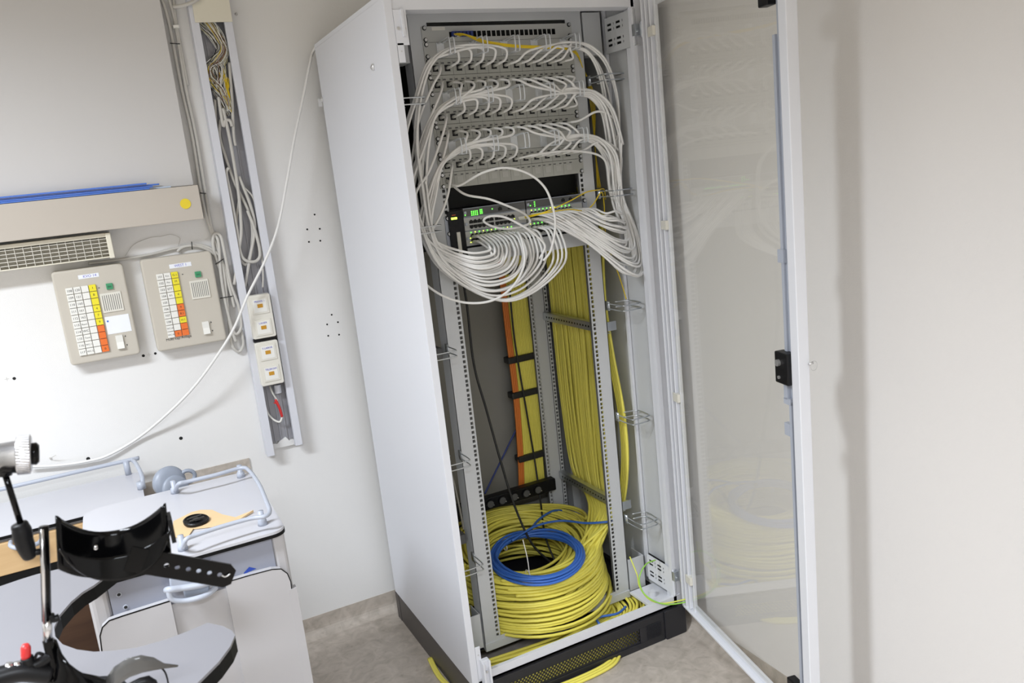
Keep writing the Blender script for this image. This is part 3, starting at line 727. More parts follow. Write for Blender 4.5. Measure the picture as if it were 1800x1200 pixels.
RT = [(0.272 + (j % 12) * 0.0133 + (.004 if j % 12 > 5 else 0), ZT - (0.044 if j < 12 else 0.0585)) for j in range(24)] + [(0.272 + j * .0133, ZT - 0.0585) for j in range(6)]
RT = RT[:30]
random.shuffle(right_order)
RTo = sorted(range(30), key=lambda j: -RT[j][0] + (0.02 if j >= 12 else 0))
for n_, (r_, k, i) in enumerate(right_order):
    zr = zk(k) + U * 0.42; xp = PORTX[i]
    up = r_ in (0, 2, 4)
    zm = zk({0: 40, 1: 37, 2: 37, 3: 34, 4: 34}[r_]) + U / 2
    a = jit(1); bj = jit(1)
    P = [Vector((xp, -0.006, zr)), Vector((xp + 0.005, -0.028, zr + .001))]
    sgn = 1 if up else -1
    if (r_, i) == (4, 6):
        P += [Vector((xp + 0.06, -0.05, zr + 0.006)), Vector((xp + 0.18, -0.055, zr + 0.004)), Vector((0.515, -0.06, zr - 0.03))]
    elif (r_, i) in ((4, 11), (3, 11)):
        P += [Vector((xp + 0.03, -0.045, zr + 0.004)), Vector((0.50, -0.06, zr + 0.024)), Vector((0.545, -0.06, zr + 0.012)), Vector((0.582, -0.055, zr - 0.03))]
    else:
        P += [Vector((xp + 0.022, -0.046, zr + 0.006 * sgn)), Vector((min(xp + 0.055, 0.425), -0.060 + .004 * a, zr + (zm - zr) * 0.62))]
        if xp < 0.35: P += [Vector((0.385, -0.064 + .004 * a, zm - 0.006 + .006 * a))]
        P += [Vector((0.442, -0.060 + .010 * bj, zm - 0.006 + .008 * a)), Vector((0.495 + .006 * a, -0.062 + .01 * bj, zm - 0.022 - .010 * bj))]
        P += [Vector((0.540 + .012 * a, -0.060 + .02 * bj, zm - 0.075 - .012 * bj))]
    zt = P[-1].z
    bx = 0.562 + 0.018 * a; by = -0.050 + 0.022 * bj
    if zt > 1.72: P.append(Vector((bx + .006, by, zt - 0.10)))
    if zt > 1.62: P.append(Vector((bx, by, 1.60 + .02 * a)))
    P.append(Vector((0.556 + .013 * a, -0.050 + 0.02 * bj, 1.477)))
    f_ = n_ / 29.0
    tx, tz = RT[RTo[n_]]
    low = 1.395 - 0.185 * f_ + jit(.018)
    xo = 0.545 + 0.045 * f_ + .014 * a
    P.append(Vector((xo, -0.060 - .02 * f_, 1.477 - (1.477 - low) * 0.5)))
    P.append(Vector((xo - 0.006 + .004 * f_, -0.085 - .02 * f_, low + 0.012)))
    P.append(Vector((xo - 0.045 - .02 * f_, -0.105 - .02 * f_ + .012 * bj, low + 0.004 + 0.02 * (1 - f_))))
    mx_ = (tx + xo) / 2
    P.append(Vector((mx_ - 0.01, -0.10, low + (tz - low) * 0.50)))
    P.append(Vector((tx + 0.038, -0.062 - .01 * abs(bj), tz - 0.014 * (0.4 + f_))))
    P.append(Vector((tx + 0.010, -0.034, tz - 0.002)))
    P.append(Vector((tx, -0.014, tz)))
    cord(P, 'white patch cord from the %s socket of the %s patch panel, looping down the right' % (nums[i], ORD[r_]), 'white patch cords', k=7)
# loose cords in front
def pxpath(L): return [at(u, v, y=y) for u, v, y in L]
cord(pxpath([(786, 318, -.005), (800, 326, -.04), (812, 324, -.05), (850, 303, -.08), (890, 295, -.10), (930, 306, -.11), (958, 330, -.12), (972, 365, -.13), (976, 400, -.13), (968, 440, -.12), (955, 458, -.11)]),
     'white patch cord arching above the switch from the lowest patch panel', 'loose white cords', plug1=False)
cord(pxpath([(792, 320, -.005), (803, 332, -.03), (822, 343, -.05), (860, 350, -.07), (900, 365, -.08), (922, 376, -.06), (932, 390, -.05), (918, 398, -.06), (890, 402, -.07), (866, 398, -.07), (850, 388, -.07), (862, 380, -.08), (888, 382, -.09), (920, 398, -.10), (940, 412, -.10), (958, 432, -.10), (948, 455, -.09)]),
     'white cord sagging from the lowest patch panel and curling across the switch ports', 'loose white cords', plug1=False)
cord(pxpath([(716, 400, -.06), (722, 450, -.07), (740, 490, -.09), (775, 518, -.11), (820, 532, -.12), (865, 528, -.13), (900, 505, -.13), (920, 470, -.12), (921, 440, -.11), (913, 412, -.08), (904, 408, -.03)]),
     'white patch cord hanging lowest of the loops under the switch', 'loose white cords', plug0=False)
# fibre cords
for n_ in range(4):
    d = n_ * 1.6
    P = pxpath([(798 + n_ * 3, 60 + n_, -.012), (812 + n_ * 2, 59 + d * .6, -.03), (840, 67 + d, -.05), (860, 73 + d, -.06), (905, 79 + d * .8, -.06), (950, 81 + d * .8, -.06), (990, 83 + d * .6, -.055), (1012, 90 + d, -.03), (1024, 118, .0 + .01 * n_), (1033 + n_ * 3, 150 + n_ * 3, .04), (1040 + n_ * 2, 200, .06), (1046, 260, .05), (1050 + n_ * 2, 330, .03)])
    mb = MB(); mb.tube(crom(P, 8), 0.0016, 6)
    o = mb.build('fibre_cable', M_fib, None, True)
    tag(o, 'thin yellow fibre cord running from the blue couplers across the top of the rack', 'cable', 'yellow fibre cords along the top')
    s = MB(); s.cyl(P[0], P[0] + Vector((0.004, 0.012, 0)), 0.003); s.build('connector', M_creamw, o)
for n_ in range(2):
    d = n_ * 4
    P = pxpath([(918, 382 + d * .3, -.014), (935, 378 + d * .4, -.06), (960, 372 + d * .5, -.10), (1000, 354 + d * .5, -.10), (1030, 338 + d * .4, -.07), (1050, 334 + d, -.05), (1062, 333 + d * 1.2, -.02), (1064, 350 + d, .01)]) if n_ == 0 else \
        pxpath([(919, 384, -.014), (935, 380, -.06), (960, 374, -.10), (1000, 368, -.09), (1026, 370, -.06), (1042, 360, -.05), (1057, 338, -.05), (1062, 360, -.01), (1066, 420, .02), (1090, 490, .0), (1101, 526, -.01)])
    mb = MB(); mb.tube(crom(P, 8), 0.0019, 6)
    o = mb.build('fibre_cable', M_fib, None, True)
    tag(o, ('yellow fibre cord from the switch rising to the right guide ring', 'yellow fibre cord from the switch dropping past the right rail')[n_], 'cable', 'yellow fibre cords at the switch')
    s = MB(); s.cyl(P[0] + Vector((-.012, 0, 0)), P[0] + Vector((0.012, -.02, 0.001)), 0.0035); s.build('connector', M_creamw, o)

# ------------------------------------------------------------------ yellow cables
RY = 0.0052
def ycable(P, label, group, m=M_yel, r=RY, n=8, name='data_cable'):
    mb = MB(); mb.tube(P, r, n)
    return tag(mb.build(name, m, None, True), label, 'cable', group)
# curtain on the right + run into the front of the coil
LC = 'yellow data cable falling behind the right rail and sweeping into the coil'
for layer in range(2):
    for n_ in range(33 if layer == 0 else 20):
        f_ = (n_ + (0.5 if layer else 0)) / (33 if layer == 0 else 20)
        y = 0.075 + 0.335 * f_ + jit(.0045); x = (0.540 if layer == 0 else 0.556) + jit(.002)
        wv = 0.006 * math.sin(7 * f_ + 2.2 * layer); ph = random.uniform(0, 6)
        top = 1.50 if layer else 1.42
        P = []
        for q in range(5):
            z = top - (top - 0.45) * q / 4
            P.append(Vector((x + .002 * math.sin(ph + q), y - 0.014 * math.sin(PI * q / 4) * (1 - f_) + .0035 * math.sin(ph + 1.7 * q) + wv * q / 4 - (0.004 + .022 * f_) * (q == 4), z)))
        th0 = math.radians(-28 + 40 * f_)     # entering angle on the ring
        zl = 0.29 - 0.18 * ((n_ * 7) % 33) / 33; rr = random.uniform(0.215, 0.262) if layer == 0 else random.uniform(0.19, 0.25)
        P.append(Vector((0.512, 0.05 + (y - .06) * 0.50, 0.365)))
        cx, cy = 0.225, 0.205
        span = 100 + random.uniform(0, 70)
        for q in range(1, 8):
            th = math.radians(-22) - math.radians(span) * q / 7
            zz = 0.305 + (zl - 0.305) * min(1, q / 3.0) + (0.02 * (q / 7 - .5) if q > 3 else 0)
            P.append(Vector((cx + (rr + .004) * math.cos(th), cy + rr * math.sin(th), zz)))
        ycable(crom(P, 6), LC, 'yellow cables dropping down the right side', n=7)
# outer strands right of the front rail
for n_ in range(4):
    e = .010 * n_
    P = [Vector((0.548, 0.03 + e, 1.42)), Vector((0.545, 0.05 + e, 1.15)), Vector((0.550, 0.038 + e, 0.95)), Vector((0.558, 0.014 + e, 0.75)), Vector((0.558, 0.014 + e, 0.58)), Vector((0.545, 0.04 + e, 0.42)), Vector((0.505, 0.06 + e, 0.34)), Vector((0.47, 0.13, 0.27))]
    ycable(crom(P, 8), 'yellow data cable bulging out beyond the right front rail', 'yellow cables outside the right rail')
# coil loops
def loop(cx, cy, a, b_, z, tilt, ph, wob):
    P = []
    for q in range(44):
        th = 2 * PI * q / 44
        P.append(Vector((cx + a * math.cos(th) + .003 * math.sin(2 * th + ph), cy + b_ * math.sin(th) + .002 * math.sin(3 * th + ph), z + tilt * (math.sin(th) + 1) * 0.5 + wob * math.sin(2 * th + ph) + wob * .5 * math.sin(3 * th - ph))))
    return P
def closed_cable(P, label, group, m=M_yel, r=RY, name='data_cable', n=7):
    mb = MB(); mb.tube(P, r, n, closed=True)
    return tag(mb.build(name, m, None, True), label, 'cable', group)
LL = 'yellow data cable wound in the big coil on the cabinet floor'
for n_ in range(17):      # outer, front face
    z = 0.110 + n_ * 0.0104
    bulge = 0.046 * (1 - n_ / 16) ** 1.3 + .006 + jit(.004)
    a = 0.258 + bulge * .3 + jit(.003)
    closed_cable(loop(0.231 + jit(.003), 0.205, a, 0.250 + bulge + jit(.004), z + 0.0, 0.045, random.uniform(0, 6), 0.004), LL, 'yellow cables in the floor coil')
for n_ in range(11):      # top, going inwards
    a = 0.244 - n_ * 0.0088
    closed_cable(loop(0.225 + jit(.006), 0.205, a, a + .002 + jit(.004), 0.284 - 0.0022 * n_ + jit(.003), 0.055, random.uniform(0, 6), 0.005), LL, 'yellow cables in the floor coil')
for n_ in range(16):      # inner wall
    closed_cable(loop(0.225 + jit(.006), 0.215, 0.165 + jit(.02), 0.155 + jit(.02), 0.135 + 0.0085 * n_, 0.045, random.uniform(0, 6), 0.006), LL, 'yellow cables in the floor coil')
for n_ in range(26):      # wide ones behind the rails
    a = 0.275 + 0.045 * (n_ % 3) / 3 + jit(.010)
    bq = 0.20 + jit(.015); cyq = 0.27; ph = random.uniform(0, 6); z = 0.13 + 0.0078 * n_
    P = [Vector((0.205 + a * math.cos(t), cyq + bq * math.sin(t), z + .006 * math.sin(2 * t + ph))) for t in [math.radians(-25 + 245 * q / 34) for q in range(35)]]
    ycable(P, LL, 'yellow cables in the floor coil', n=7)
# messy cables below the frame, in front
for n_ in range(22):
    cx = 0.20 + jit(.05); y0 = -0.125 + 0.013 * (n_ % 8) + jit(.004); z = 0.048 + 0.013 * (n_ // 8) + jit(.004)
    P = [Vector((-0.13, 0.10, z)), Vector((-0.125 + .005 * (n_ % 8), -0.01, z)), Vector((-0.06 + jit(.02), y0 + .025, z)), Vector((cx, y0, z + jit(.006))), Vector((0.32, y0 + .020, z + .003)), Vector((0.43 + jit(.02), y0 + .07, z)), Vector((0.48, 0.14, z + .01))]
    ycable(crom(P, 8), 'yellow data cable lying low between the sill and the inner frame', 'yellow cables lying behind the sill')
for n_ in range(8):
    e = .014 * n_
    P = [Vector((0.545 - e * .6, 0.14, 0.075)), Vector((0.555 - e, 0.03, 0.080 + jit(.008))), Vector((0.535 - e, -0.05, 0.075 + jit(.01))), Vector((0.47 - e, -0.10 + .3 * e, 0.060)), Vector((0.36 - e, -0.125 + .4 * e, 0.045)), Vector((0.24 - e, -0.11 + .4 * e, 0.04))]
    ycable(crom(P, 8), 'yellow data cable turning down at the right end behind the sill', 'yellow cables at the right end of the sill')
# inside the plinth, behind the grille, and the loop that has slipped out beneath
for n_ in range(9):
    z = 0.010 + (n_ % 6) * 0.0115; y = CYF + 0.012 + 0.011 * (n_ // 6)
    P = [Vector((-0.13, y + .03, z)), Vector((0.0, y + .003 * math.sin(n_), z + .003)), Vector((0.15, y, z - .001)), Vector((0.3, y + .002, z + .004)), Vector((0.45, y + .02, z))]
    ycable(crom(P, 6), 'yellow data cable seen through the perforated plinth grille', 'yellow cables in the plinth')
for n_ in range(3):
    P = [Vector((0.36 - .012 * n_, CYF + 0.01, 0.008)), Vector((0.30 - .01 * n_, CYF - 0.030 + .009 * n_, 0.0062)), Vector((0.18, CYF - 0.042 + .011 * n_, 0.0062)), Vector((0.02, CYF - 0.035 + .011 * n_, 0.0062)), Vector((-0.12, CYF + 0.0, 0.0062)), Vector((-0.186 - .001 * n_ + .005 * n_, 0.04, 0.0062)), Vector((-0.178 + .004 * n_, 0.20, 0.0062))]
    ycable(crom(P, 8), 'yellow data cable lying on the floor along the edge of the plinth', 'yellow cables on the floor by the plinth')
# rear left bundle with orange ones
for n_ in range(12):
    x0 = 0.382 + 0.0072 * n_
    P = [Vector((x0 - 0.004, 0.455 + .006 * (n_ % 2), 1.45)), Vector((x0, 0.452 + .006 * (n_ % 2), 1.30)), Vector((x0 + .002, 0.455, 1.0)), Vector((x0 + .004, 0.452, 0.75)), Vector((x0 - 0.004, 0.455, 0.5)), Vector((x0 - .01, 0.45, 0.36))]
    ycable(crom(P, 6), 'yellow data cable strapped to the rear rail', 'yellow cables on the rear rail', n=6)
for n_ in range(3):
    x0 = 0.362 + 0.0075 * n_
    P = [Vector((x0 - 0.004, 0.45, 1.45)), Vector((x0, 0.45, 1.30)), Vector((x0 + .002, 0.452, 1.0)), Vector((x0 + .004, 0.45, 0.75)), Vector((x0 - 0.006, 0.45, 0.5)), Vector((x0 - .02, 0.45, 0.36))]
    ycable(crom(P, 6), 'orange cable at the left edge of the bundle strapped to the rear rail', 'orange cables on the rear rail', m=M_org, n=6)
for z in (1.225, 0.895, 0.76, 0.51):
    mb = MB(); mb.box(0.352, 0.478, 0.436, 0.480, z - 0.012, z + 0.012)
    tag(bev(mb.build('hook_and_loop_strap', M_blkc), 0.004), 'black strap around the rear yellow bundle, %s' % {1.225: 'topmost, just below the switch', 0.895: 'second from the top', 0.76: 'third from the top', 0.51: 'lowest, just above the power strip'}[z], 'strap', 'straps on the rear bundle')
# dark cables
P = [Vector((0.095, 0.18, 1.36)), at(820, 530, y=.2), at(833, 640, y=.2), at(855, 720, y=.2), at(880, 810, y=.2), at(905, 890, y=.2), at(935, 955, y=.18), at(968, 988, y=.16)]
ycable(crom(P, 8), 'thin black cable hanging diagonally through the middle of the cabinet', None, m=M_blkc, r=0.0042, name='power_cable')
P = [at(895, 500, y=.43), at(905, 600, y=.43), at(925, 720, y=.43), at(940, 810, y=.43), at(950, 880, y=.38), at(958, 940, y=.25), at(975, 985, y=.18)]
ycable(crom(P, 8), 'thin black cable running down in front of the yellow rear bundle', None, m=M_blkc, r=0.0036, name='power_cable')
P = [at(912, 745, y=.47), at(890, 790, y=.47), at(868, 835, y=.46), at(852, 868, y=.45)]
ycable(crom(P, 8), 'dark blue cable slanting across the rear panel', None, m=M_blue2, r=0.0035, name='power_cable')
P = [at(772, 740, y=.3), at(785, 800, y=.3), at(803, 870, y=.3), at(815, 930, y=.3)]
ycable(crom(P, 8), 'pale cable inside the cabinet behind the left rail', None, m=M_gcab, r=0.0035, name='power_cable')
# power strip
t = empty('power_strip', (0.23, 0.40, 0.38), 'black socket strip mounted across the rear rails above the yellow coil', 'power strip')
mb = MB(); mb.box(-0.01, 0.47, 0.385, 0.42, 0.375, 0.422); bev(mb.build('housing', M_black, t), .004)
for i in range(8):
    s = MB(); x = 0.04 + i * 0.05; s.cyl((x, 0.380, 0.398), (x, 0.386, 0.398), 0.017, n=20); s.mi = 1; s.cyl((x, 0.3795, 0.398), (x, 0.381, 0.398), 0.013, n=20); s.mi = 2; s.box(x + 0.010, x + 0.014, 0.377, 0.380, 0.391, 0.394)
    s.build('outlet', [M_black, M_modd, M_screw], t)
# blue coil with ties
for n_ in range(12):
    a = 0.136 + 0.0060 * (n_ % 4) + jit(.003)
    P = loop(0.203 + jit(.004), 0.070 + jit(.004), a, a + 0.004, 0.296 + .0065 * (n_ // 4) + jit(.002), 0.022, random.uniform(0, 6), 0.0035)
    closed_cable(P, 'bright blue data cable in the small coil lying on the yellow coil', 'blue cables in the small coil', m=M_blue, r=0.0046)
P = [at(925, 945, y=.2), at(945, 915, y=.28), at(975, 897, y=.32), at(1000, 903, y=.33), at(1018, 925, y=.25)]
ycable(crom(P, 8), 'blue cable rising in a small arch behind the blue coil', None, m=M_blue, r=.0042)
P = [at(900, 950, y=.16), at(940, 925, y=.2), at(985, 915, y=.2), at(1030, 919, y=.12), at(1066, 917, y=.05), at(1080, 914, y=.06)]
ycable(crom(P, 8), 'blue cable crossing from the blue coil to the right rail', None, m=M_blue, r=.0042)
P = [Vector((0.33, -0.10, 0.085)), at(1050, 1086, z=.10), at(1085, 1078, z=.10), at(1100, 1066, z=.095)]
ycable(crom(P, 8), 'short length of blue cable under the inner frame near the right end of the sill', None, m=M_blue, r=.0042)
for (u, v), lb in (((928, 1010), 'white cable tie with long tail standing up at the front of the blue coil'), ((888, 962), 'white cable tie at the back left of the blue coil')):
    c = at(u, v, z=0.300)
    mb = MB(); mb.tube([c + Vector((0, 0.016 * math.cos(q), 0.013 * math.sin(q) + .003)) for q in [2 * PI * i / 14 for i in range(14)]], 0.0017, 5, closed=True)
    if u == 928:
        top = at(919, 948, y=c.y - 0.01); mb.tube(crom([c + Vector((0, -.012, .008)), (c + top) / 2 + Vector((.001, -.012, 0)), top], 4), 0.0017, 5)
    tag(mb.build('cable_tie', M_bwhite), lb, 'cable tie')

# ------------------------------------------------------------------ wall: cable trunk
TXL, TXR, TYF = -0.530, -0.408, 0.555
tk = empty('cable_duct', (-0.47, YW, 0.715), 'open grey vertical cable trunk on the wall, left of the cabinet', 'cable trunk')
mb = MB(); mb.box(TXL, TXL + 0.024, TYF, TYF + 0.004, 0.72, 2.6); mb.box(TXL, TXL + 0.004, TYF + .0042, YW - 0.001, 0.72, 2.6); mb.box(TXL + 0.022, TXL + 0.024, TYF + .0042, TYF + 0.02, 0.72, 2.6); bev(mb.build('side_profile', M_trunk, tk), .001)
mb = MB(); mb.box(TXR - 0.024, TXR, TYF, TYF + 0.004, 0.735, 2.6); mb.box(TXR - 0.004, TXR, TYF + .0042, YW - 0.001, 0.735, 2.6); mb.box(TXR - 0.024, TXR - 0.022, TYF + .0042, TYF + 0.02, 0.735, 2.6); bev(mb.build('side_profile', M_trunk, tk), .001)
mb = MB(); mb.box(TXL + 0.004, TXR - 0.004, YW - 0.006, YW - 0.001, 0.755, 2.6)
for x in (-0.49, -0.47, -0.45): mb.box(x - .002, x + .002, YW - 0.010, YW - 0.006, 0.75, 2.6)
mb.build('back_plate', M_trunk_in, tk)
mb = MB(); mb.box(TXL + 0.012, TXR - 0.0, TYF - 0.006, TYF, 2.12, 2.3); mb.cyl((-0.462, TYF - 0.007, 2.145), (-0.462, TYF - .006, 2.145), 0.0035); mb.build('cover_piece', M_cream, tk)
# broken plaster under the trunk
mb = MB(); pts = [(-0.52, 0.738), (-0.50, 0.752), (-0.487, 0.748), (-0.476, 0.756), (-0.455, 0.765), (-0.445, 0.75), (-0.432, 0.752), (-0.415, 0.738), (-0.408, 0.732), (-0.51, 0.732)]
mb.prism(pts, lambda a_, b_, c: Vector((a_, c, b_)), YW - 0.012, YW - 0.0005); tag(mb.build('plaster_patch', M_wall), 'rough white plaster edge at the lower end of the cable trunk', 'plaster', None)
# double socket frames
names = ['PRAXIS 1', 'LAGER', 'S LABOR', 'TELEKOM']
for n_, (z0, z1) in enumerate(((1.127, 1.273), (0.967, 1.117))):
    t = empty('data_outlet', (-0.475, TYF, z0), ('upper cream double data outlet in the cable trunk', 'lower cream double data outlet in the cable trunk, above the red sleeve')[n_], 'data outlet', 'double data outlets')
    xa_, xb_ = -0.512, -0.438
    mb = MB(); mb.bbox(xa_, xb_, 0.530, TYF + 0.006, z0 + .001, z1 - .001, 0.006); mb.box(xa_ + .006, xb_ - .006, TYF + .006, YW - .012, z0 + .008, z1 - .008); bev(mb.build('frame', M_creamw, t), 0.003, 3)
    for j in range(2):
        zc = z1 - 0.037 - 0.072 * j; xc = (xa_ + xb_) / 2
        s = MB(); s.bbox(xc - 0.027, xc + 0.027, 0.5275, 0.530, zc - 0.027, zc + 0.027, 0.002); c = bev(s.build('outlet_cover', M_creamw, t), .001)
        s = MB(); s.box(xc - 0.021, xc + 0.021, 0.5265, 0.5275, zc - 0.021, zc + 0.021); s.build('insert', M_bwhite, c)
        s = MB(); s.box(xc - 0.0085, xc + 0.0085, 0.5255, 0.5265, zc - 0.006, zc + 0.006); s.build('amber_flap', M_amber, c)
        text('lettering', [(names[n_ * 2 + j], facing(xc, 0.5258, zc + 0.0145), 0.0085)], M_ink, c)
mb = MB(); mb.box(-0.512, -0.438, 0.540, TYF + .006, 1.1175, 1.1265); tag(mb.build('spacer', M_black), 'black spacer strip between the two cream data outlets', 'spacer')
# cables in the trunk
def gpath(L, y=0.572): return crom([at(u, v, y=(q[2] if len(q) > 2 else y)) for q in L for u, v in [q[:2]]], 8)
trunk_c = [
    ([(392, 190), (405, 250), (418, 330), (424, 400), (420, 440), (412, 500)], 'grey cable down the middle of the trunk'),
    ([(403, 110), (408, 180), (411, 240), (414, 256)], 'short thick grey cable end in the upper trunk'),
    ([(388, 210), (386, 240), (398, 280), (412, 320), (440, 380), (443, 430), (432, 465), (418, 440), (415, 390), (421, 350)], 'grey cable looping tightly in the lower trunk'),
    ([(402, 295), (398, 305), (406, 345), (416, 400), (425, 450), (445, 460), (457, 448), (450, 410), (435, 370)], 'grey cable with a loop beside the trunk middle'),
    ([(420, 310), (440, 360), (448, 400), (440, 450), (430, 505)], 'grey cable crossing to the right of the trunk'),
    ([(378, 175), (380, 230), (388, 290), (398, 350), (410, 420), (424, 500)], 'grey cable along the left side of the trunk'),
    ([(384, 170), (392, 220), (396, 212), (404, 212), (408, 222)], 'grey cable bend in the upper trunk'),
    ([(430, 330), (446, 350), (455, 400), (462, 470), (462, 505)], 'thin grey cable along the right side of the trunk'),
]
for i, (L_, lb) in enumerate(trunk_c):
    mb = MB(); mb.tube(gpath(L_, 0.566 + .006 * (i % 3)), 0.0052 if i != 7 else .003, 8); tag(mb.build('grey_cable', M_gcab, None, True), lb, 'cable', 'grey cables in the trunk')
# fan of thin coloured wires: uncountable
M_wires = [M_bwhite, M_gcab, mat('core_straw', (0.62, 0.58, 0.33), 0.5), M_blkc, mat('core_brown', (0.22, 0.12, 0.08), 0.5), M_fib]
mb = MB()
for n_ in range(95):
    s_ = random.uniform(-1, 1); t_ = random.uniform(-1, 1)
    base = [(352, 34), (366, 45), (384, 70), (392, 92), (383, 112), (368 if n_ % 2 else 386, 122), (370 if n_ % 2 else 388, 138), (385, 158), (396, 180), (402, 196)]
    wid = [9, 12, 8, 7, 12, 7, 7, 8, 5, 3]
    P = [at(u + s_ * w_ * 1.1 + jit(4.0), v + t_ * 6 + jit(3), y=0.571 + 0.012 * t_ + jit(.003)) for (u, v), w_ in zip(base, wid)]
    mb.mi = random.choices(range(6), (8, 5, 3, 4, 3, 1))[0]
    mb.tube(crom(P, 4), 0.0010, 4)
for n_ in range(12):
    P = [at(388 + jit(6), 128 + jit(6), y=.57), at(398 + jit(5), 145 + jit(6), y=.565 + jit(.005)), at(400 + jit(4), 165 + jit(5), y=.566), at(404 + jit(2), 185 + jit(5), y=.57)]
    mb.mi = 5; mb.tube(crom(P, 4), 0.0009, 4)
o = mb.build('loose_wire_cores', M_wires, None); tag(o, 'tangle of thin coloured wire cores in the upper part of the trunk', 'wires', None, 'stuff')
# red sleeved cable
P = [at(474, 678, y=.57), at(480, 692, y=.562), at(488, 704, y=.558)]
mb = MB(); mb.tube(crom(P, 6), .003, 8); mb.mi = 1; P = [at(484, 702, y=.558), at(491, 716, y=.556), at(496, 732, y=.560)]; mb.tube(crom(P, 6), .0046, 8); mb.add([at(480, 708, y=.556), at(488, 704, y=.552), at(490, 712, y=.556)], [(0, 1, 2)])
mb.mi = 2; P = [at(496, 732, y=.562), at(492, 741, y=.565), at(482, 738, y=.57), at(472, 728, y=.576), at(466, 714, y=.58)]; mb.tube(crom(P, 6), .0033, 8)
tag(mb.build('sleeved_cable', [M_gcab, M_red, M_bwhite], None, True), 'short white cable with a red sleeve below the lower data outlet', 'cable')
mb = MB(); mb.cyl(at(487, 676, y=.578), at(489, 690, y=.578), .012); tag(mb.build('outlet_box_end', M_trunk), 'grey round box end below the lower data outlet', 'box')

# cables left of the trunk and beside the right intercom
wallc = [
    ([(283, -5, .578), (297, 40, .585), (318, 150, .588), (338, 240, .588), (352, 330, .588), (364, 385, .588), (380, 430, .588), (392, 470, .575), (398, 520, .575), (404, 570, .575), (415, 600, .575)], 'grey cable running down nearest the lit panel and past the right intercom', .0052),
    ([(296, -5, .58), (308, 40, .588), (326, 150, .588), (345, 240, .588), (360, 330, .588), (372, 400, .588), (384, 425, .58), (388, 480, .57), (398, 540, .572), (412, 585, .575), (424, 575, .575), (420, 540, .575), (406, 500, .575), (396, 450, .57), (388, 415, .578), (376, 412, .582), (376, 440, .58), (392, 490, .575)], 'grey cable tied in long loops beside the right intercom', .0052),
    ([(305, -5, .585), (310, 40, .588), (330, 150, .59)], 'short grey cable at the top beside the trunk', .0045),
    ([(155, 463, .590), (200, 458, .592), (260, 448, .592), (310, 436, .592), (350, 430, .588), (378, 442, .582), (392, 462, .578), (402, 500, .575), (412, 540, .575)], 'grey cable coming along the wall above the intercoms', .0045),
    ([(312, 442, .592), (322, 434, .590), (345, 432, .587), (370, 442, .584), (386, 462, .582), (392, 500, .58), (402, 560, .58), (408, 605, .585), (420, 618, .588), (428, 604, .586), (424, 580, .582)], 'grey cable looping lowest beside the right intercom', .0052),
]
for L_, lb, r_ in wallc:
    mb = MB(); mb.tube(gpath(L_), r_, 8); tag(mb.build('grey_cable', M_gcab, None, True), lb, 'cable', 'grey cables on the wall')
for (u0, v0, u1, v1, lb) in ((299, 76, 316, 77, 'black tie on the cables beside the lit panel, upper'), (352, 339, 362, 340, 'black tie on the cables beside the cream ledge'), (337, 425, 338, 438, 'black tie on the cable above the right intercom'), (379, 464, 395, 454, 'black tie on the cable loops, upper one beside the intercom'), (387, 524, 410, 520, 'black tie on the cable loops, lower one beside the intercom')):
    mb = MB(); mb.tube([at(u0, v0, y=.574), at((u0 + u1) / 2, (v0 + v1) / 2, y=.562), at(u1, v1, y=.574)], 0.0016, 5); tag(mb.build('cable_tie', M_blkc), lb, 'cable tie', 'black cable ties')
mb = MB(); p = at(309, 47, y=.58); mb.box(p.x - .008, p.x + .008, .572, .599, p.z - .004, p.z + .004); tag(mb.build('cable_clip', M_bwhite), 'white cable clip beside the top of the trunk', 'clip')
mb = MB(); mb.tube(crom([at(305, 12, y=.57), at(322, 10, y=.55), at(340, 3, y=.54), at(355, -8, y=.54)], 6), .006, 8); tag(mb.build('grey_cable', M_gcab, None, True), 'thick grey cable bending over the top of the trunk', 'cable')
mb = MB(); mb.tube(crom([at(u, v, y=.594) for u, v in ((220, 450), (235, 430), (262, 418), (285, 415), (300, 412), (316, 418), (314, 430), (311, 445))], 6), .0008, 4); tag(mb.build('thin_wire', M_gcab), 'thin bare wire in a bow above the intercoms', 'wire')

# the white cable from the cabinet top across the wall
P = [Vector((-0.10, 0.40, 2.046)), Vector((-0.15, 0.50, 2.047)), at(552, 88, y=.56), at(545, 110, y=.55), at(533, 170, y=.53), at(518, 240, y=.51), at(504, 320, y=.50), at(488, 400, y=.495), at(465, 460, y=.49), at(435, 520, y=.49), at(412, 575, y=.49), at(385, 620, y=.50), at(345, 675, y=.52), at(300, 722, y=.55), at(245, 768, y=.585), at(190, 800, y=.585), at(150, 811, y=.585), at(100, 818, y=.585), at(50, 820, y=.58)]
mb = MB(); mb.tube(crom(P, 8), 0.0042, 8); tag(mb.build('white_cable', M_cord, None, True), 'single white cable hanging in a wide curve from the cabinet top across the wall', 'cable')

